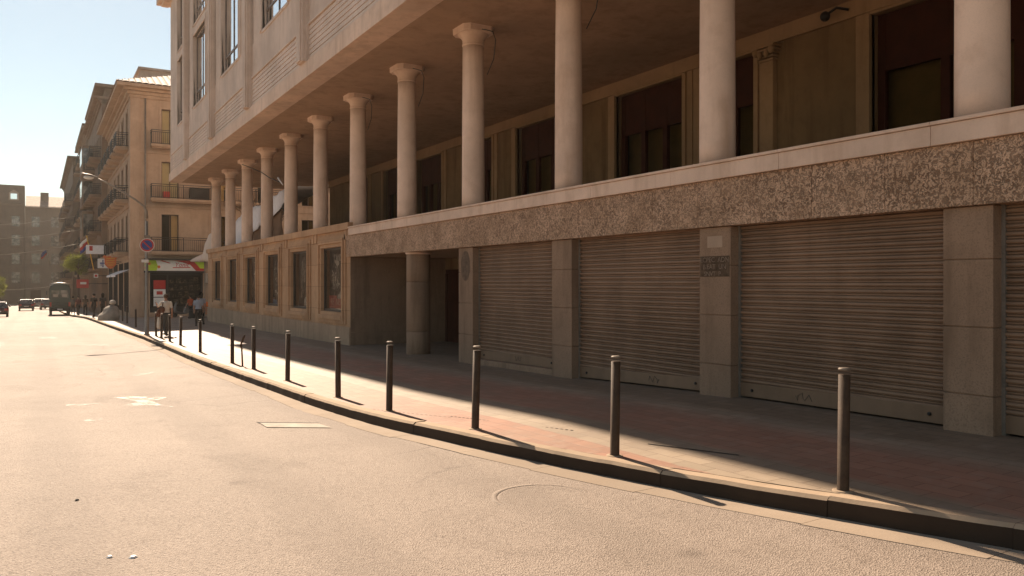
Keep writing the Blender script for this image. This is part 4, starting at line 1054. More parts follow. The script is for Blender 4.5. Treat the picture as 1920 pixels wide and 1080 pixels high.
# ------------------------------------------------------------------ lamp post and parking sign
ln, lt = 4.05, 37.6; zg = walk_z(ln, lt)
lp = thing('street_lamp', 'tall grey street lamp with long arm leaning over the road', 'street lamp', (ln, lt, zg))
mb = MB(); mb.lathe((ln, lt, zg), [(.12, 0), (.12, .04), (.09, .06), (.085, 1.1), (.065, 1.16), (.055, 4.9)], 16); mb.build('pole', M['galv'], lp)
arm = [(ln, lt, H(2.75)), (ln - .01, lt, H(3.05)), (ln - .12, lt, H(3.28)), (ln - .45, lt, H(3.55)), (ln - 1.0, lt, H(3.88)), (ln - 1.6, lt, H(4.22)), (ln - 1.95, lt, H(4.37))]
mb = MB(); mb.tube(arm, [.055, .05, .045, .042, .04, .038, .036], 10); mb.build('arm', M['galv'], lp)
mb = MB(); hd = Vector((ln - 2.15, lt, H(4.42)))
ring = lambda x, w, h0, h1: [(hd.x + x, hd.y + w * math.cos(a), hd.z - x * .28 + (h1 if math.sin(a) > 0 else h0) * abs(math.sin(a))) for a in [i * PI / 6 for i in range(12)]]
mb.loft([ring(-.36, .03, .02, .03), ring(-.28, .12, .05, .06), ring(0, .15, .06, .1), ring(.2, .11, .05, .08), ring(.3, .05, .04, .05)]); mb.build('lamp_head', M['galv'], lp)
mb = MB(); mb.ball((hd.x - .06, hd.y, hd.z - .04), (.2, .11, .09)); mb.build('lens', M['white'], lp)
sp_ = thing('parking_sign', 'round blue and red no parking sign fixed to the street lamp pole', 'sign', (ln, lt - .1, H(1.61)))
def disc(r0, r1, d0, d1, seg=32):
    m = MB(); m.lathe((0, 0, 0), [(r1, d0), (r1, d1)], seg) if r0 == 0 else m.lathe((0, 0, 0), [(r0, d0), (r1, d0), (r1, d1), (r0, d1)], seg); return m
def face_cam(mb, c, ang):
    ca, sa = math.cos(ang), math.sin(ang); mb.v = [(c[0] + x * ca + z * sa, c[1] + x * sa - z * ca, c[2] + y) for x, y, z in mb.v]; return mb
c = (ln, lt - .09, H(1.61)); an = math.radians(-14)
face_cam(disc(0, .29, 0, .012), c, an).build('plate', M['white'], sp_)
m = disc(0, .27, .012, .016); face_cam(m, c, an).build('red_ring', M['red'], sp_)
m = disc(0, .205, .016, .02); face_cam(m, c, an).build('blue_field', M['blue'], sp_)
m = MB(); m.add([(-.16, .12, .021), (-.12, .16, .021), (.16, -.12, .021), (.12, -.16, .021), (-.16, .12, .026), (-.12, .16, .026), (.16, -.12, .026), (.12, -.16, .026)], [(0, 1, 2, 3), (4, 5, 6, 7), (0, 1, 5, 4), (2, 3, 7, 6), (1, 2, 6, 5), (3, 0, 4, 7)])
face_cam(m, c, an).build('slash', M['red'], sp_)
m = MB(); m.box(-.12, .12, .32, .43, 0, .012); m.box(-.09, .09, -.06, .38, -.03, 0); face_cam(m, c, an).build('bracket', M['steel'], sp_)
mb = MB(); mb.lathe((ln, lt, 0), [(.075, H(.86)), (.085, H(.88)), (.085, H(.95)), (.075, H(.97))], 16); mb.box(ln - .22, ln + .05, lt - .1, lt - .08, H(.87), H(.99)); tag(mb.build('pole_sticker', M['white'], None, (ln, lt, H(.9))), 'small white band strapped round the street lamp pole', 'band')

# ------------------------------------------------------------------ projecting signs, flags, tree, cables
def sign_box(name, label, px, py, Z, w, h, mat, extra=None, txt=None, tm='white', group=None):
    n, t, z = proj(px, py, Z); o = thing(name, label, 'sign', (n, t, z), group)
    Q = lambda u, zz, d: (n + u, t + d, z + zz)
    mb = MB(); mb.pbox(Q, -w / 2, w / 2, -h / 2, h / 2, 0, .12); mb.build('panel', M[mat], o, bev=.02)
    mb = MB(); mb.pbox(Q, w / 2, max(w / 2 + .3, N1 - n + .05), -.03, .03, .04, .08); mb.build('bracket', M['iron'], o)
    if extra: extra(Q, o)
    if txt:
        m2 = MB(); [put_text(m2, s, Q, 0, zz, -.006, sz, ext=.004) for s, zz, sz in txt]; m2.build('lettering', M[tm], o)
    return o
def shield(Q, o):
    mb = MB(); pts = [(-.42, .25), (-.55, .42), (-.4, .52), (-.25, .42), (0, .46), (.25, .42), (.4, .52), (.55, .42), (.42, .25), (.4, -.2), (.2, -.46), (0, -.55), (-.2, -.46), (-.4, -.2)]
    mb.prism(pts, Q, -.06, .0); mb.build('shield', M['orange'], o)
    mb = MB()
    for k, w in enumerate((.3, .28, .3, .2)): mb.pbox(Q, -w, w, .24 - k * .17, .29 - k * .17, -.07, -.06)
    mb.build('stripe', M['yellow'], o)
sign_box('projecting_sign', 'orange shield shaped sign with yellow lines on the corner building', 207, 491, 62.6, .5, .5, 'orange', shield)
sign_box('projecting_sign', 'white hanging sign with a dark blue figure beside the orange shield sign', 193, 494, 64, .75, .75, 'white', lambda Q, o: (lambda m: (m.pbox(Q, -.04, .04, -.3, .3, -.01, 0), m.pbox(Q, -.22, .2, -.02, .06, -.012, -.001), m.pbox(Q, -.16, -.1, -.2, .1, -.014, -.002), m.build('figure', M['blue'], o)))(MB()))
sign_box('projecting_sign', 'wide grey white banner sign with a red mark above the white hanging sign', 180, 468, 68, 1.5, .75, 'cloth_w', lambda Q, o: (lambda m: (m.pbox(Q, -.5, -.25, -.1, .3, -.01, 0), m.build('mark', M['red'], o)))(MB()))
sign_box('projecting_sign', 'red box sign low over the pavement beneath the leafy tree', 155, 532, 74, 1.0, .8, 'red', lambda Q, o: (lambda m: (m.pbox(Q, -.2, .3, -.05, .15, -.01, 0), m.build('mark', M['white'], o)))(MB()))
sign_box('projecting_sign', 'small round white sign with red rim beyond the orange shield', 180, 517, 70, .35, .35, 'white', lambda Q, o: (lambda m: (m.pbox(Q, -.1, .1, -.1, .1, -.01, 0), m.build('mark', M['red'], o)))(MB()))
# flags
def flag(label, px, py, Z, cols, tilt, pole_mat, L):
    n, t, z = proj(px, py, Z); o = thing('flag', label, 'flag', (n, t, z))
    tip = Vector((n - tilt, t, z + L / 2)); foot = Vector((n + tilt, t, z - L / 2))
    mb = MB(); mb.tube([foot, tip], .045, 8); mb.build('flagpole', M[pole_mat], o)
    rows = []
    for k in range(4):
        p = tip.lerp(foot, .05 + .09 * k); rows.append([p + Vector((-.15 * c + .04 * math.sin(c * 2 + k), .08 * math.sin(c * 1.7), -.17 * c)) for c in range(5)])
    for k in range(3):
        mb = MB(); mb.add([q for r in rows[k:k + 2] for q in r], [(i, i + 1, 6 + i, 5 + i) for i in range(4)], 0, True); f = mb.build('stripe', M[cols[k]], o)
        s = f.modifiers.new('thick', 'SOLIDIFY'); s.thickness = .01
flag('tricolour flag on a slanting yellow pole over the pavement', 169, 474, 70, ('white', 'red', 'blue'), .28, 'yellow', 3.0)
flag('blue and red flag hanging over the far road above the bus', 90, 482, 100, ('blue', 'blue', 'red'), .2, 'galv', 2.2)
# street trees
def tree(label, n, t, zc, rx, rz, seed, base, lm='leaf', nl=5200):
    rnd = random.Random(seed); o = thing('street_tree', label, 'tree', (n, t, base))
    mb = MB(); mb.tube([(n, t, base - .1), (n + .05, t, base + (zc - base) * .4), (n, t, zc - rz * .3), (n + .03, t, zc + rz * .4)], [.14, .11, .09, .03], 10)
    for k in range(7):
        a = rnd.uniform(0, 6.3); p = Vector((n, t, zc - rz * rnd.uniform(.1, .6)))
        mb.tube([p, p + Vector((math.cos(a) * rx * .35, math.sin(a) * rx * .35, rz * .35)), p + Vector((math.cos(a) * rx * .75, math.sin(a) * rx * .75, rz * .75))], [.05, .035, .012], 6)
    mb.build('trunk', M['bark'], o)
    mb = MB(); cl = []
    for k in range(22):
        d = Vector((rnd.gauss(0, 1), rnd.gauss(0, 1), rnd.gauss(0, 1))).normalized() * rnd.uniform(.35, .95)
        cl.append((Vector((n + d.x * rx, t + d.y * rx, zc + d.z * rz)), rnd.uniform(.22, .42) * rx))
    for k in range(nl):
        c, r = rnd.choice(cl); p = c + Vector((rnd.gauss(0, .5), rnd.gauss(0, .5), rnd.gauss(0, .5))) * r
        a = Vector((rnd.gauss(0, 1), rnd.gauss(0, 1), rnd.gauss(0, 1))).normalized(); b = a.orthogonal().normalized(); s = rnd.uniform(.035, .08)
        mb.quad(p - a * s, p + b * s * .55, p + a * s, p - b * s * .55)
    mb.build('crown', M[lm], o)
n, t, z = proj(146, 498, 76); tree('yellow green street tree over the pavement behind the bus', n, t, z, 1.05, 1.0, 4, walk_z(n, t))
n, t, z = proj(-4, 535, 118); tree('green street tree at the far left edge of the road', n, t, z, 1.3, 1.8, 8, road_z(n, t))
# overhead cables across the street
for (a, b, lab) in [((-14, 150, H(9.5)), (4.2, 118, H(8.6)), 'highest thin cable slung across the far street'), ((-14, 140, H(6.9)), (4.4, 110, H(6.4)), 'second highest thin cable slung across the far street'),
                    ((-14, 130, H(3.9)), (4.6, 104, H(4.6)), 'third thin cable slung across the far street'), ((-14, 160, H(-.3)), (3.8, 140, H(-.2)), 'lowest thin cable slung across the far street')]:
    A_, B_ = Vector(a), Vector(b); mb = MB()
    mb.tube([A_.lerp(B_, k / 10) - Vector((0, 0, .9 * (1 - (k / 5 - 1) ** 2))) for k in range(11)], .028, 5)
    tag(mb.build('street_cable', M['galv'], None, a), lab, 'cable', 'cables across the street')

# ------------------------------------------------------------------ vehicles
def car(label, n, t, rot, body_mat, z=None, name='parked_car'):
    z = road_z(n, t) if z is None else z
    o = thing(name, label, 'car', (n, t, z), None, rot, True)
    L, Wd = 4.2, 1.72
    prof = [(-2.1, .35), (-2.1, .72), (-2.02, .93), (-1.7, .98), (.75, .98), (1.75, .86), (2.05, .7), (2.1, .4)]
    def ring(s, dz=0): return [(s * Wd / 2 * (1 - .10 * max(0, (z_ - .75))), y, z_) for y, z_ in prof]
    mb = MB(); mb.loft([[(x * k, y, max(.3, z_)) for (x, y, z_) in ring(1)] for k in (-1.0, -.94, .94, 1.0)], 0, False); mb.build('body', body_mat, o, local=True, bev=.05)
    cab = [(-1.95, .95, .80), (-1.45, 1.43, .62), (.15, 1.46, .62), (.95, .97, .78)]
    mb = MB(); mb.loft([[(s * w, y, zz) for y, zz, w in cab] for s in (-1, 1)], 0, False); mb.build('cabin_glass', M['farglass'], o, local=True)
    mb = MB(); mb.box(-.6, .6, -1.5, .2, 1.42, 1.49); mb.build('car_roof', body_mat, o, local=True, bev=.03)
    for s in (-1, 1):
        for pa, pb, rd in (((.79, -.6, .97), (.63, -.55, 1.45), .03), ((.80, -1.95, .95), (.63, -1.45, 1.44), .045), ((.78, .95, .97), (.63, .15, 1.46), .035)):
            mb = MB(); mb.tube([(s * pa[0], pa[1], pa[2]), (s * pb[0], pb[1], pb[2])], rd, 5); mb.build('window_pillar', body_mat, o, local=True)
    for s in (-1, 1):
        for y in (-1.3, 1.3):
            mb = MB(); mb.lathe((0, 0, 0), [(.2, -.1), (.31, -.1), (.33, -.06), (.33, .06), (.31, .1), (.2, .1)], 20); mb.v = [(s * .74 + c, y + a, .33 + b) for a, b, c in mb.v]; w = mb.build('wheel', M['tyre'], o, local=True)
            OFF[w.name] = Vector((0, 0, 0)); mb = MB(); mb.lathe((0, 0, 0), [(.21, -.09), (.21, .105), (.05, .11)], 16); mb.v = [(s * (.74 + c), y + a, .33 + b) for a, b, c in mb.v]; mb.build('rim', M['rim'], w, local=True)
        mb = MB(); mb.box(s * .66 - .14, s * .66 + .14, -2.14, -2.05, .68, .88); mb.build('tail_light', M['red'], o, local=True)
        mb = MB(); mb.box(s * .62 - .16, s * .62 + .16, 2.02, 2.1, .6, .74); mb.build('headlight', M['white'], o, local=True)
        mb = MB(); mb.ball((s * .95, .75, 1.02), (.1, .06, .07)); mb.build('mirror', body_mat, o, local=True)
    mb = MB(); mb.box(-.26, .26, -2.125, -2.1, .55, .66); mb.build('number_plate', M['white'], o, local=True)
    mb = MB(); mb.box(-.8, .8, -2.17, -2.05, .32, .52); mb.box(-.8, .8, 2.05, 2.16, .3, .5); mb.build('bumper', M['tyre'], o, local=True, bev=.03)
    return o
cp = lambda nm, c: paint(nm, c, .25, .05, 2, .6, 0, 0)
car('dark brown car driving away left of the bus', -1.25, 122, .02, cp('dark_car_paint', (.06, .04, .035)), name='car')
car('silver car standing ahead of the dark brown car', .25, 137, .02, cp('silver_car_paint', (.35, .31, .28)), name='car')
car('dark red car at the far left edge of the road', -3.25, 92, .02, cp('red_car_paint', (.07, .012, .01)), name='car')
car('grey parked car in front of the bus by the kerb', 1.15, 128, .03, cp('grey_car_paint', (.2, .17, .15)), name='car')
def bus():
    n, t = 1.95, 92.0; z = road_z(n, t)
    o = thing('bus', 'dark green bus seen from behind standing at the right kerb', 'bus', (n, t, z), None, -.01, True); o.scale = (.86, 1, 1.06)
    bm_ = cp('dark_green_bus_paint', (.018, .035, .028)); L, w, h = 8.0, 1.1, 3.05
    def ring(y, s=1.0, top=0): return [(x * s, y, zz) for x, zz in ((-w, .45), (-w, 1.5), (-w * .98, 2.55 + top), (-w * .86, 2.85 + top), (-w * .5, h + top), (0, h + .06 + top), (w * .5, h + top), (w * .86, 2.85 + top), (w * .98, 2.55 + top), (w, 1.5), (w, .45))]
    mb = MB(); mb.loft([ring(0, .97, -.04), ring(.12), ring(L - .3), ring(L, .95, -.1)], 0, False); mb.build('body', bm_, o, local=True, bev=.03)
    mb = MB(); mb.box(-.86, -.06, -.03, .01, 1.72, 2.42); mb.box(.06, .86, -.03, .01, 1.72, 2.42); rw = mb.build('rear_window', M['farglass'], o, local=True)
    mb = MB(); mb.box(-.7, -.2, -.04, -.031, 1.8, 2.05); mb.box(.2, .7, -.04, -.031, 1.8, 2.05); OFF[rw.name] = Vector((0, 0, 0)); mb.build('seat_back', M['grille'], rw, local=True)
    mb = MB(); mb.tube([(-1.1, .05, 2.92), (-.6, 0, 3.06), (0, -.02, 3.12), (.6, 0, 3.06), (1.1, .05, 2.92)], .06, 8); mb.build('roof_rim', M['rim'], o, local=True)
    for y0 in (1.0, 2.4, 3.8, 5.2, 6.6):
        for s in (-1, 1): mb = MB(); mb.box(s * 1.105 - .01, s * 1.105 + .01, y0, y0 + 1.1, 1.6, 2.4); mb.build('side_window', M['farglass'], o, local=True)
    mb = MB(); mb.box(-1.08, 1.08, -.14, .02, .5, .78); mb.box(-1.0, 1.0, -.05, .0, .95, 1.0); mb.box(-1.0, 1.0, -.05, .0, 1.2, 1.24); mb.build('bumper', M['tyre'], o, local=True, bev=.03)
    for s in (-1, 1):
        mb = MB(); mb.box(s * .95 - .09, s * .95 + .09, -.06, 0, .9, 1.3); mb.build('tail_light', M['red'], o, local=True)
        for y in (1.4, 6.2):
            mb = MB(); mb.lathe((0, 0, 0), [(.2, -.14), (.44, -.14), (.46, -.1), (.46, .1), (.44, .14), (.2, .14)], 20); mb.v = [(s * .93 + c, y + a, .46 + b) for a, b, c in mb.v]; mb.build('wheel', M['tyre'], o, local=True)
    mb = MB(); mb.box(-.28, .28, -.16, -.13, .56, .7); mb.build('number_plate', M['white'], o, local=True)
    mb = MB(); mb.tube([(-1.1, L - .2, 2.2), (-1.35, L, 2.2)], .02, 5); mb.box(-1.42, -1.3, L - .05, L + .05, 1.9, 2.3); mb.build('mirror', M['tyre'], o, local=True)
bus()
# covered heap (scooter under a sheet)
hp = Vector((3.95, 57.8, walk_z(3.95, 57.8)))
mb = MB(); S = 26; g = []
for j in range(9):
    f = j / 8; row = []
    for i in range(S):
        a = 2 * PI * i / S; r = (1 - f ** 1.6) ** .55 if f < 1 else .02
        rx, ry = .62, 1.0
        p = Vector((math.cos(a) * rx * r + .22 * f, math.sin(a) * ry * r, f * 1.02))
        wv = noise.noise(p * 3 + Vector((3, 1, 0))) * .13 + .05 * math.sin(a * 7) * (1 - f)
        p.x += math.cos(a) * wv; p.y += math.sin(a) * wv; row.append(hp + p)
    g.append(row)
mb.loft(g, 0, True); tag(mb.build('covered_heap', paint('dirty_grey_sheet', (.27, .225, .18), .85, .25, 3), None, tuple(hp)), 'heap under a pale grey sheet at the kerb by the bollards', 'covered heap')
mb = MB(); mb.ball((hp.x + .25, hp.y, hp.z + 1.15), (.2, .2, .16)); mb.tube([(hp.x + .05, hp.y, hp.z + 1.08), (hp.x + .45, hp.y, hp.z + 1.12)], .03, 6); tag(mb.build('helmet', M['grille'], None, (hp.x + .25, hp.y, hp.z + 1.0)), 'pale round helmet lying on top of the grey covered heap', 'helmet')
# crates and stall bits before the shop
mb = MB(); n, t = 10.9, 61.2; z = walk_z(n, t)
for k in range(5): mb.box(n - .7, n + .7, t - .05 - .02 * k, t, z + .2 + .16 * k, z + .26 + .16 * k)
for x in (-.66, .62): mb.box(n + x, n + x + .05, t - .4, t, z, z + 1.05)
mb.add([(n - .7, t - .45, z + .75), (n + .7, t - .45, z + .75), (n + .7, t, z + 1.05), (n - .7, t, z + 1.05)], [(0, 1, 2, 3)])
tag(mb.build('display_rack', M['orange'], None, (n, t, z)), 'orange display rack standing right of the shop window', 'rack')
def motor(n, t):
    z = walk_z(n, t); o = thing('motor_scooter', 'dark parked scooter in front of the shop window', 'scooter', (n, t, z), None, .1 + PI / 2, True)
    for y in (-.62, .62):
        mb = MB(); mb.lathe((0, 0, 0), [(.14, -.05), (.23, -.05), (.25, -.02), (.25, .02), (.23, .05), (.14, .05)], 18); mb.v = [(c, y + a, .25 + b) for a, b, c in mb.v]; mb.build('wheel', M['tyre'], o, local=True)
    mb = MB(); mb.prism([(-.85, .5), (-.75, .8), (-.1, .74), (0, .35), (.35, .33), (.5, .6), (.42, 1.0), (.52, 1.02), (.68, .5), (.6, .3), (.3, .22), (-.1, .22), (-.4, .3)], lambda u, z_, d: (d, u, z_), -.17, .17); mb.build('body', cp('scooter_paint', (.12, .11, .1)), o, local=True, bev=.05)
    mb = MB(); mb.box(-.15, .15, -.78, -.05, .76, .86); mb.build('saddle', M['tyre'], o, local=True, bev=.04)
    mb = MB(); mb.tube([(-.34, .38, 1.06), (0, .47, 1.02), (.34, .38, 1.06)], .02, 6); mb.build('handlebar', M['iron'], o, local=True)
motor(8.6, 58.6)
# litter bin by the wall end
mb = MB(); n, t = 8.35, 50.9; z = walk_z(n, t); mb.lathe((n, t, z), [(.2, 0), (.24, .7), (.27, .72), (.27, .78), (.2, .79)], 18); mb.box(n - .27, n - .24, t - .1, t + .1, z + .3, z + .6); tag(mb.build('litter_bin', M['grille'], None, (n, t, z)), 'grey litter bin standing at the far corner of the arcade building', 'bin')

# ------------------------------------------------------------------ people
SK = paint('skin', (.36, .19, .12), .6, .1, coord='obj')
def person(label, n, t, heading, height, shirt, trousers, hair, stride=.22, arms=((.0, .12), (.0, .12)), long_hair=False, voxel=.016, bent=0.0):
    z = walk_z(n, t) if n > kerb(t) else road_z(n, t)
    o = thing('person', label, 'person', (n, t, z), None, heading, True)
    s = height / 1.74
    mb = MB(); limbs = []
    def limb(ps, rs): 
        mb.tube(ps, rs, 12)
        for p, r in zip(ps, rs): mb.ball(p, r * .99, 10, 6)
    for sd in (-1, 1):
        f = stride * sd
        hip = (sd * .09, 0, .90); kn = (sd * .095, f * .62 + .03, .49); an = (sd * .10, f * (1.25 if f < 0 else 1.05), .10 + (.07 if f < 0 else 0))
        limb([hip, tuple(Vector(hip).lerp(Vector(kn), .45)), kn, tuple(Vector(kn).lerp(Vector(an), .3)), an], [.10, .082, .06, .058, .042])
        mb.tube([(an[0], an[1] - .06, an[2] - .05 + .0), (an[0], an[1] + .05, an[2] - .06), (an[0] + .01 * sd, an[1] + .18, an[2] - .075)], [.042, .045, .032], 10); mb.ball((an[0] + .01 * sd, an[1] + .18, an[2] - .072), (.042, .05, .03)); mb.ball((an[0], an[1] - .06, an[2] - .05), .042)
    rings = []
    for zz, w, d, y in ((.82, .13, .10, 0), (.90, .165, .115, -.01), (1.0, .155, .105, 0), (1.12, .145, .10, .01), (1.25, .17, .112, .0), (1.36, .188, .105, -.01), (1.42, .15, .085, -.01), (1.465, .075, .065, 0), (1.52, .052, .058, .01)):
        rings.append([(w * math.cos(a), d * math.sin(a) + y, zz) for a in [i * PI / 9 for i in range(18)]])
    mb.loft(rings)
    hc = Vector((0, .02, 1.63))
    mb.ball(hc, (.076, .095, .112), 20, 14); mb.ball((0, .055, 1.565), (.055, .06, .055)); mb.ball((0, .118, 1.615), (.014, .02, .024), 8, 6)
    mb.ball((0, .108, 1.572), (.028, .012, .008), 8, 6)
    for sd in (-1, 1): mb.ball((sd * .078, .015, 1.62), (.012, .022, .032), 8, 6); mb.ball((sd * .03, .1, 1.645), (.014, .01, .008), 8, 6)
    hands = []
    for sd, (sw, out) in zip((-1, 1), arms):
        sh = Vector((sd * .185, -.01, 1.385)); el = sh + Vector((sd * math.sin(out) * .29, math.sin(sw) * .28, -.28 * math.cos(sw) * math.cos(out)))
        fw = sw + .25 + (1.1 if sw > .4 else 0); wr = el + Vector((sd * math.sin(out * .3) * .2, math.sin(fw) * .25, -.25 * math.cos(fw)))
        limb([tuple(sh), tuple(sh.lerp(el, .5)), tuple(el), tuple(el.lerp(wr, .35)), tuple(wr)], [.06, .05, .042, .041, .028])
        dr = (wr - el).normalized(); fwd = Vector((0, 1, 0)); side = Vector((sd, 0, 0)); pn = dr.cross(Vector((1, 0, 0))).normalized()
        pc = wr + dr * .05; mb.tube([wr, pc, wr + dr * .095], [.026, .036, .03], 10); mb.ball(wr + dr * .09, (.022, .036, .02))
        for k, L in enumerate((.072, .082, .076, .06)):
            b0 = wr + dr * .085 + pn * (.028 - .019 * k); b1 = b0 + dr * L * .5; b2 = b0 + dr * L * .9 - side * .025
            mb.tube([b0, b1, b2], [.0105, .0095, .008], 6); mb.ball(b2, .008, 6, 4)
        tb = wr + dr * .03 + pn * .03; mb.tube([tb, tb + dr * .035 + pn * .025, tb + dr * .07 + pn * .028], [.013, .011, .009], 6); mb.ball(tb + dr * .07 + pn * .028, .009, 6, 4)
        limbs.append((sh, el, wr)); hands.append(wr + dr * .09)
    mb.v = [(x * s, y * s, zz * s) for x, y, zz in mb.v]
    b = mb.build('body', [SK, shirt, trousers, M['tyre']], o, local=True)
    rm = b.modifiers.new('fuse', 'REMESH'); rm.mode = 'VOXEL'; rm.voxel_size = voxel
    sm = b.modifiers.new('relax', 'SMOOTH'); sm.iterations = 2; sm.factor = .5
    dg = bpy.context.evaluated_depsgraph_get(); me = bpy.data.meshes.new_from_object(b.evaluated_get(dg)); b.modifiers.clear(); b.data = me
    while len(me.materials) < 4: me.materials.append(None)
    for i, m in enumerate((SK, shirt, trousers, M['tyre'])): me.materials[i] = m
    def dist(p, a, q):
        d = q - a; f = max(0, min(1, (p - a).dot(d) / d.length_squared)); return (p - a - d * f).length
    for pl in me.polygons:
        p = pl.center / s; mi = 1; pl.use_smooth = True
        if p.z < .1 and True: mi = 3
        elif p.z < .97: mi = 2
        elif p.z > 1.455: mi = 0
        for sh, el, wr in limbs:
            if abs(p.x) > .13 and p.z < 1.4:
                if dist(p, el, wr + (wr - el).normalized() * .2) < .07 and dist(p, sh, sh.lerp(el, .55)) > .085: mi = 0
        pl.material_index = mi
    hb = MB(); hb.ball((0, -.008, 1.655), (.09, .108, .105), 18, 12)
    if long_hair: hb.ball((0, -.05, 1.57), (.105, .08, .16), 16, 10); hb.ball((0, -.03, 1.68), (.115, .115, .11), 16, 10)
    hb.v = [((x + .006 * noise.noise(Vector((x, y, zz)) * 25)) * s, (y - (.02 if zz < 1.63 and y > .03 else 0) - .05 * max(0, (y - .03)) * 10 * (1.66 - zz > 0)) * s, zz * s) for x, y, zz in hb.v]
    hb.build('hair', hair, o, local=True)
    rotz = Matrix.Rotation(heading, 4, 'Z')
    return o, [Vector((n, t, z)) + (rotz @ (h * s)) for h in hands]
C_ = lambda nm, c: paint(nm, c, .9, .12, 6, .2, 0, .2, 'obj')
hairb = C_('black_hair', (.02, .014, .01)); hairg = C_('brown_hair', (.09, .055, .035))
n, t, _ = proj(311, 600, 33.6)
o, hd_ = person('man in white t-shirt and dark jeans walking away, seen from behind', n, t, .15, 1.76, C_('white_tshirt', (.66, .60, .52)), C_('dark_jeans', (.055, .055, .055)), hairg, .2, ((.9, .25), (-.1, .16)), voxel=.009)
q = hd_[0]
mb = MB()
c = Vector((n, t, walk_z(n, t)))
for k, (dx, dy, dz, r) in enumerate(((-.17, -.17, 1.12, .12), (-.24, -.15, 1.02, .13), (-.30, -.10, .92, .11))): mb.ball(c + Vector((dx, dy, dz)), (r, r * .7, r * 1.1), 14, 10)
mb.tube([c + Vector((-.17, -.15, 1.2)), c + Vector((-.12, -.1, 1.40)), c + Vector((-.1, .02, 1.46))], .02, 6)
tag(mb.build('shoulder_bag', C_('brown_leather', (.12, .05, .03)), None, tuple(c + Vector((-.2, -.15, 1))), ), 'brown leather bag slung on the back of the white shirted man', 'bag')
mb = MB(); p = hd_[0]; 
for k, (w, zz) in enumerate(((.05, -.05), (.11, -.18), (.13, -.36), (.12, -.5), (.08, -.56))): pass
mb.loft([[(c.x - .27 + w * .55 * math.cos(a), c.y + .0 + w * math.sin(a) + .012 * math.sin(5 * a), c.z + .82 + zz) for a in [i * PI / 7 for i in range(14)]] for w, zz in ((.03, .02), (.11, -.1), (.15, -.28), (.15, -.44), (.1, -.5))])
tag(mb.build('plastic_bag', C_('white_polythene', (.62, .54, .45)), None, tuple(c + Vector((-.27, 0, .5)))), 'white plastic bag hanging at the left side of the white shirted man', 'bag')
n, t, _ = proj(372, 590, 40.5)
person('person in light blue shirt and dark trousers walking in the side street', n, t, -.2, 1.66, C_('light_blue_shirt', (.36, .38, .44)), C_('dark_trousers', (.03, .022, .018)), hairb, .2, ((-.15, .1), (.1, .12)), False, .011)
n, t, _ = proj(377, 588, 43.5)
person('person with big dark hair beside the light blue shirted walker', n, t, -.3, 1.72, C_('grey_blue_top', (.30, .30, .33)), C_('black_trousers', (.02, .016, .014)), hairb, .15, ((.1, .1), (-.1, .12)), True, .011)
n, t, _ = proj(361, 588, 43.8)
mb = MB(); zz = walk_z(n, t); mb.loft([[(n + w * math.cos(a), t + w * .5 * math.sin(a), zz + h) for a in [i * PI / 6 for i in range(12)]] for w, h in ((.15, .35), (.2, .45), (.2, .75), (.14, .85))]); mb.tube([(n - .1, t, zz + .84), (n, t, zz + 1.05), (n + .1, t, zz + .84)], .015, 6)
tag(mb.build('dark_bag', M['tyre'], None, (n, t, zz)), 'dark bag carried at the side of the light blue shirted walker', 'bag')
for (px, py, Z, lab, hh, col, st, lh) in [(176, 573, 57, 'dark silhouetted person on the pavement left of the grey heap', 1.72, (.03, .025, .022), .18, False), (193, 572, 60, 'dark clothed person standing just behind the grey heap', 1.7, (.04, .03, .026), .08, True),
                                        (147, 572, 70, 'person in dark red walking along the far pavement', 1.7, (.12, .03, .025), .2, False), (137, 573, 73, 'person in grey standing on the pavement behind the bus', 1.7, (.12, .11, .1), .1, False),
                                        (160, 571, 68, 'person in brown on the pavement right of the dark red walker', 1.68, (.09, .06, .04), .15, True)]:
    n, t, _ = proj(px, py, Z)
    person(lab, n, t, R.uniform(-.5, .5), hh, C_('clothing_%d' % px, col), C_('dark_trousers', (.03, .022, .018)), hairb, st, ((.15, .1), (-.15, .1)), lh, .02)
n, t, _ = proj(357, 578, 52)
person('person in orange top bending by the shop rack', n, t, .6, 1.55, C_('orange_top', (.5, .09, .03)), C_('dark_trousers', (.03, .022, .018)), hairb, .1, ((.3, .1), (.2, .1)), False, .014)

# ------------------------------------------------------------------ air
mb = MB(); mb.box(-420, 420, -320, 1520, -14, 34)
k = N('street_haze'); v_ = k.n('ShaderNodeVolumePrincipled', Density=HAZE, Anisotropy=.55); v_.inputs['Color'].default_value = (1, .92, .82, 1)
k.l(v_.outputs[0], k.out.inputs['Volume'])
struct(mb, 'haze', k.m, 'stuff')
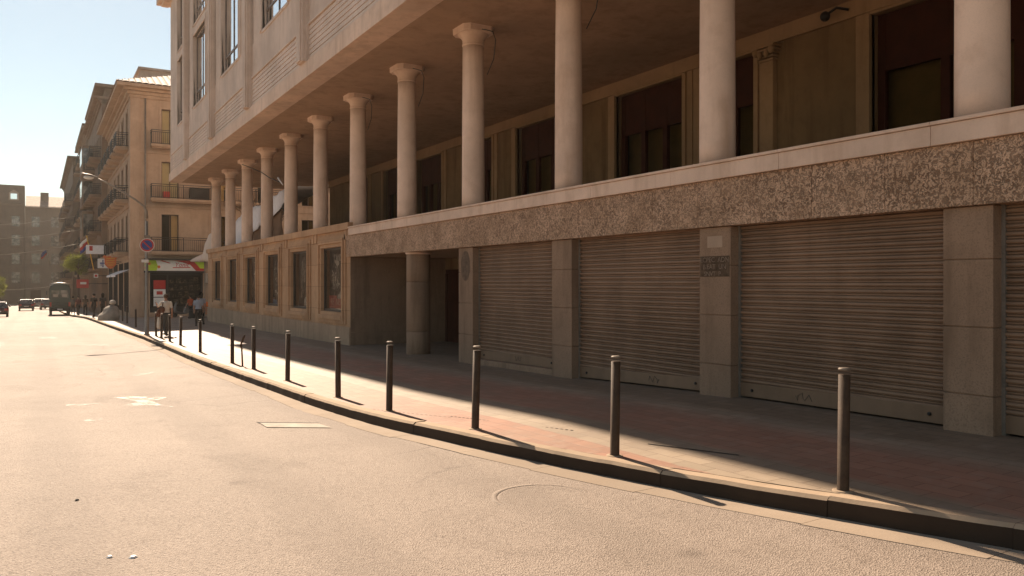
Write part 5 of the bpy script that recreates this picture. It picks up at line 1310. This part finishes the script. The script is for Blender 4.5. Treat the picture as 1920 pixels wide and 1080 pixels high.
# ------------------------------------------------------------------ light, sky, camera
EL, AZ = math.radians(37.5), math.radians(1.6)
w = bpy.data.worlds.new('World'); SC.world = w; w.use_nodes = True
nt = w.node_tree; nt.nodes.clear()
ow = nt.nodes.new('ShaderNodeOutputWorld'); bg = nt.nodes.new('ShaderNodeBackground'); sk = nt.nodes.new('ShaderNodeTexSky')
sk.sky_type = 'NISHITA'; sk.sun_disc = False; sk.sun_elevation = EL; sk.sun_rotation = AZ; sk.altitude = 50; sk.air_density = 1.0; sk.dust_density = .25; sk.ozone_density = 1.0
bg.inputs[1].default_value = .045
hs = nt.nodes.new('ShaderNodeHueSaturation'); hs.inputs['Saturation'].default_value = .82
nt.links.new(sk.outputs[0], hs.inputs['Color']); tn = nt.nodes.new('ShaderNodeMix'); tn.data_type = 'RGBA'; tn.blend_type = 'MULTIPLY'; tn.inputs[0].default_value = 1; tn.inputs[7].default_value = (1.04, 1.045, .935, 1)
nt.links.new(hs.outputs[0], tn.inputs[6]); nt.links.new(tn.outputs[2], bg.inputs[0]); nt.links.new(bg.outputs[0], ow.inputs[0])
sd = bpy.data.lights.new('Sun', 'SUN'); sd.energy = 4.2; sd.angle = math.radians(.55); sd.color = (1, .815, .625)
so = bpy.data.objects.new('Sun', sd); COL.objects.link(so)
dv = Vector((math.sin(AZ) * math.cos(EL), math.cos(AZ) * math.cos(EL), math.sin(EL)))
so.rotation_euler = dv.to_track_quat('Z', 'Y').to_euler(); so.location = (0, 60, 60)
cd = bpy.data.cameras.new('Camera'); cd.sensor_width = 36; cd.lens = F / 1920 * 36; cd.shift_y = -10 / 1920; cd.clip_end = 4000; cd.clip_start = .05
co = bpy.data.objects.new('Camera', cd); COL.objects.link(co); co.location = (0, 0, E); co.rotation_euler = (PI / 2, 0, -A); SC.camera = co
SC.render.engine = 'CYCLES'
vs_ = SC.view_settings; vs_.view_transform = 'Standard'; vs_.look = 'None'; vs_.exposure = 1.28; vs_.gamma = 1
SC.cycles.max_bounces = 10; SC.cycles.diffuse_bounces = 5; SC.cycles.transparent_max_bounces = 16
try: SC.cycles.use_denoising = True
except Exception: pass
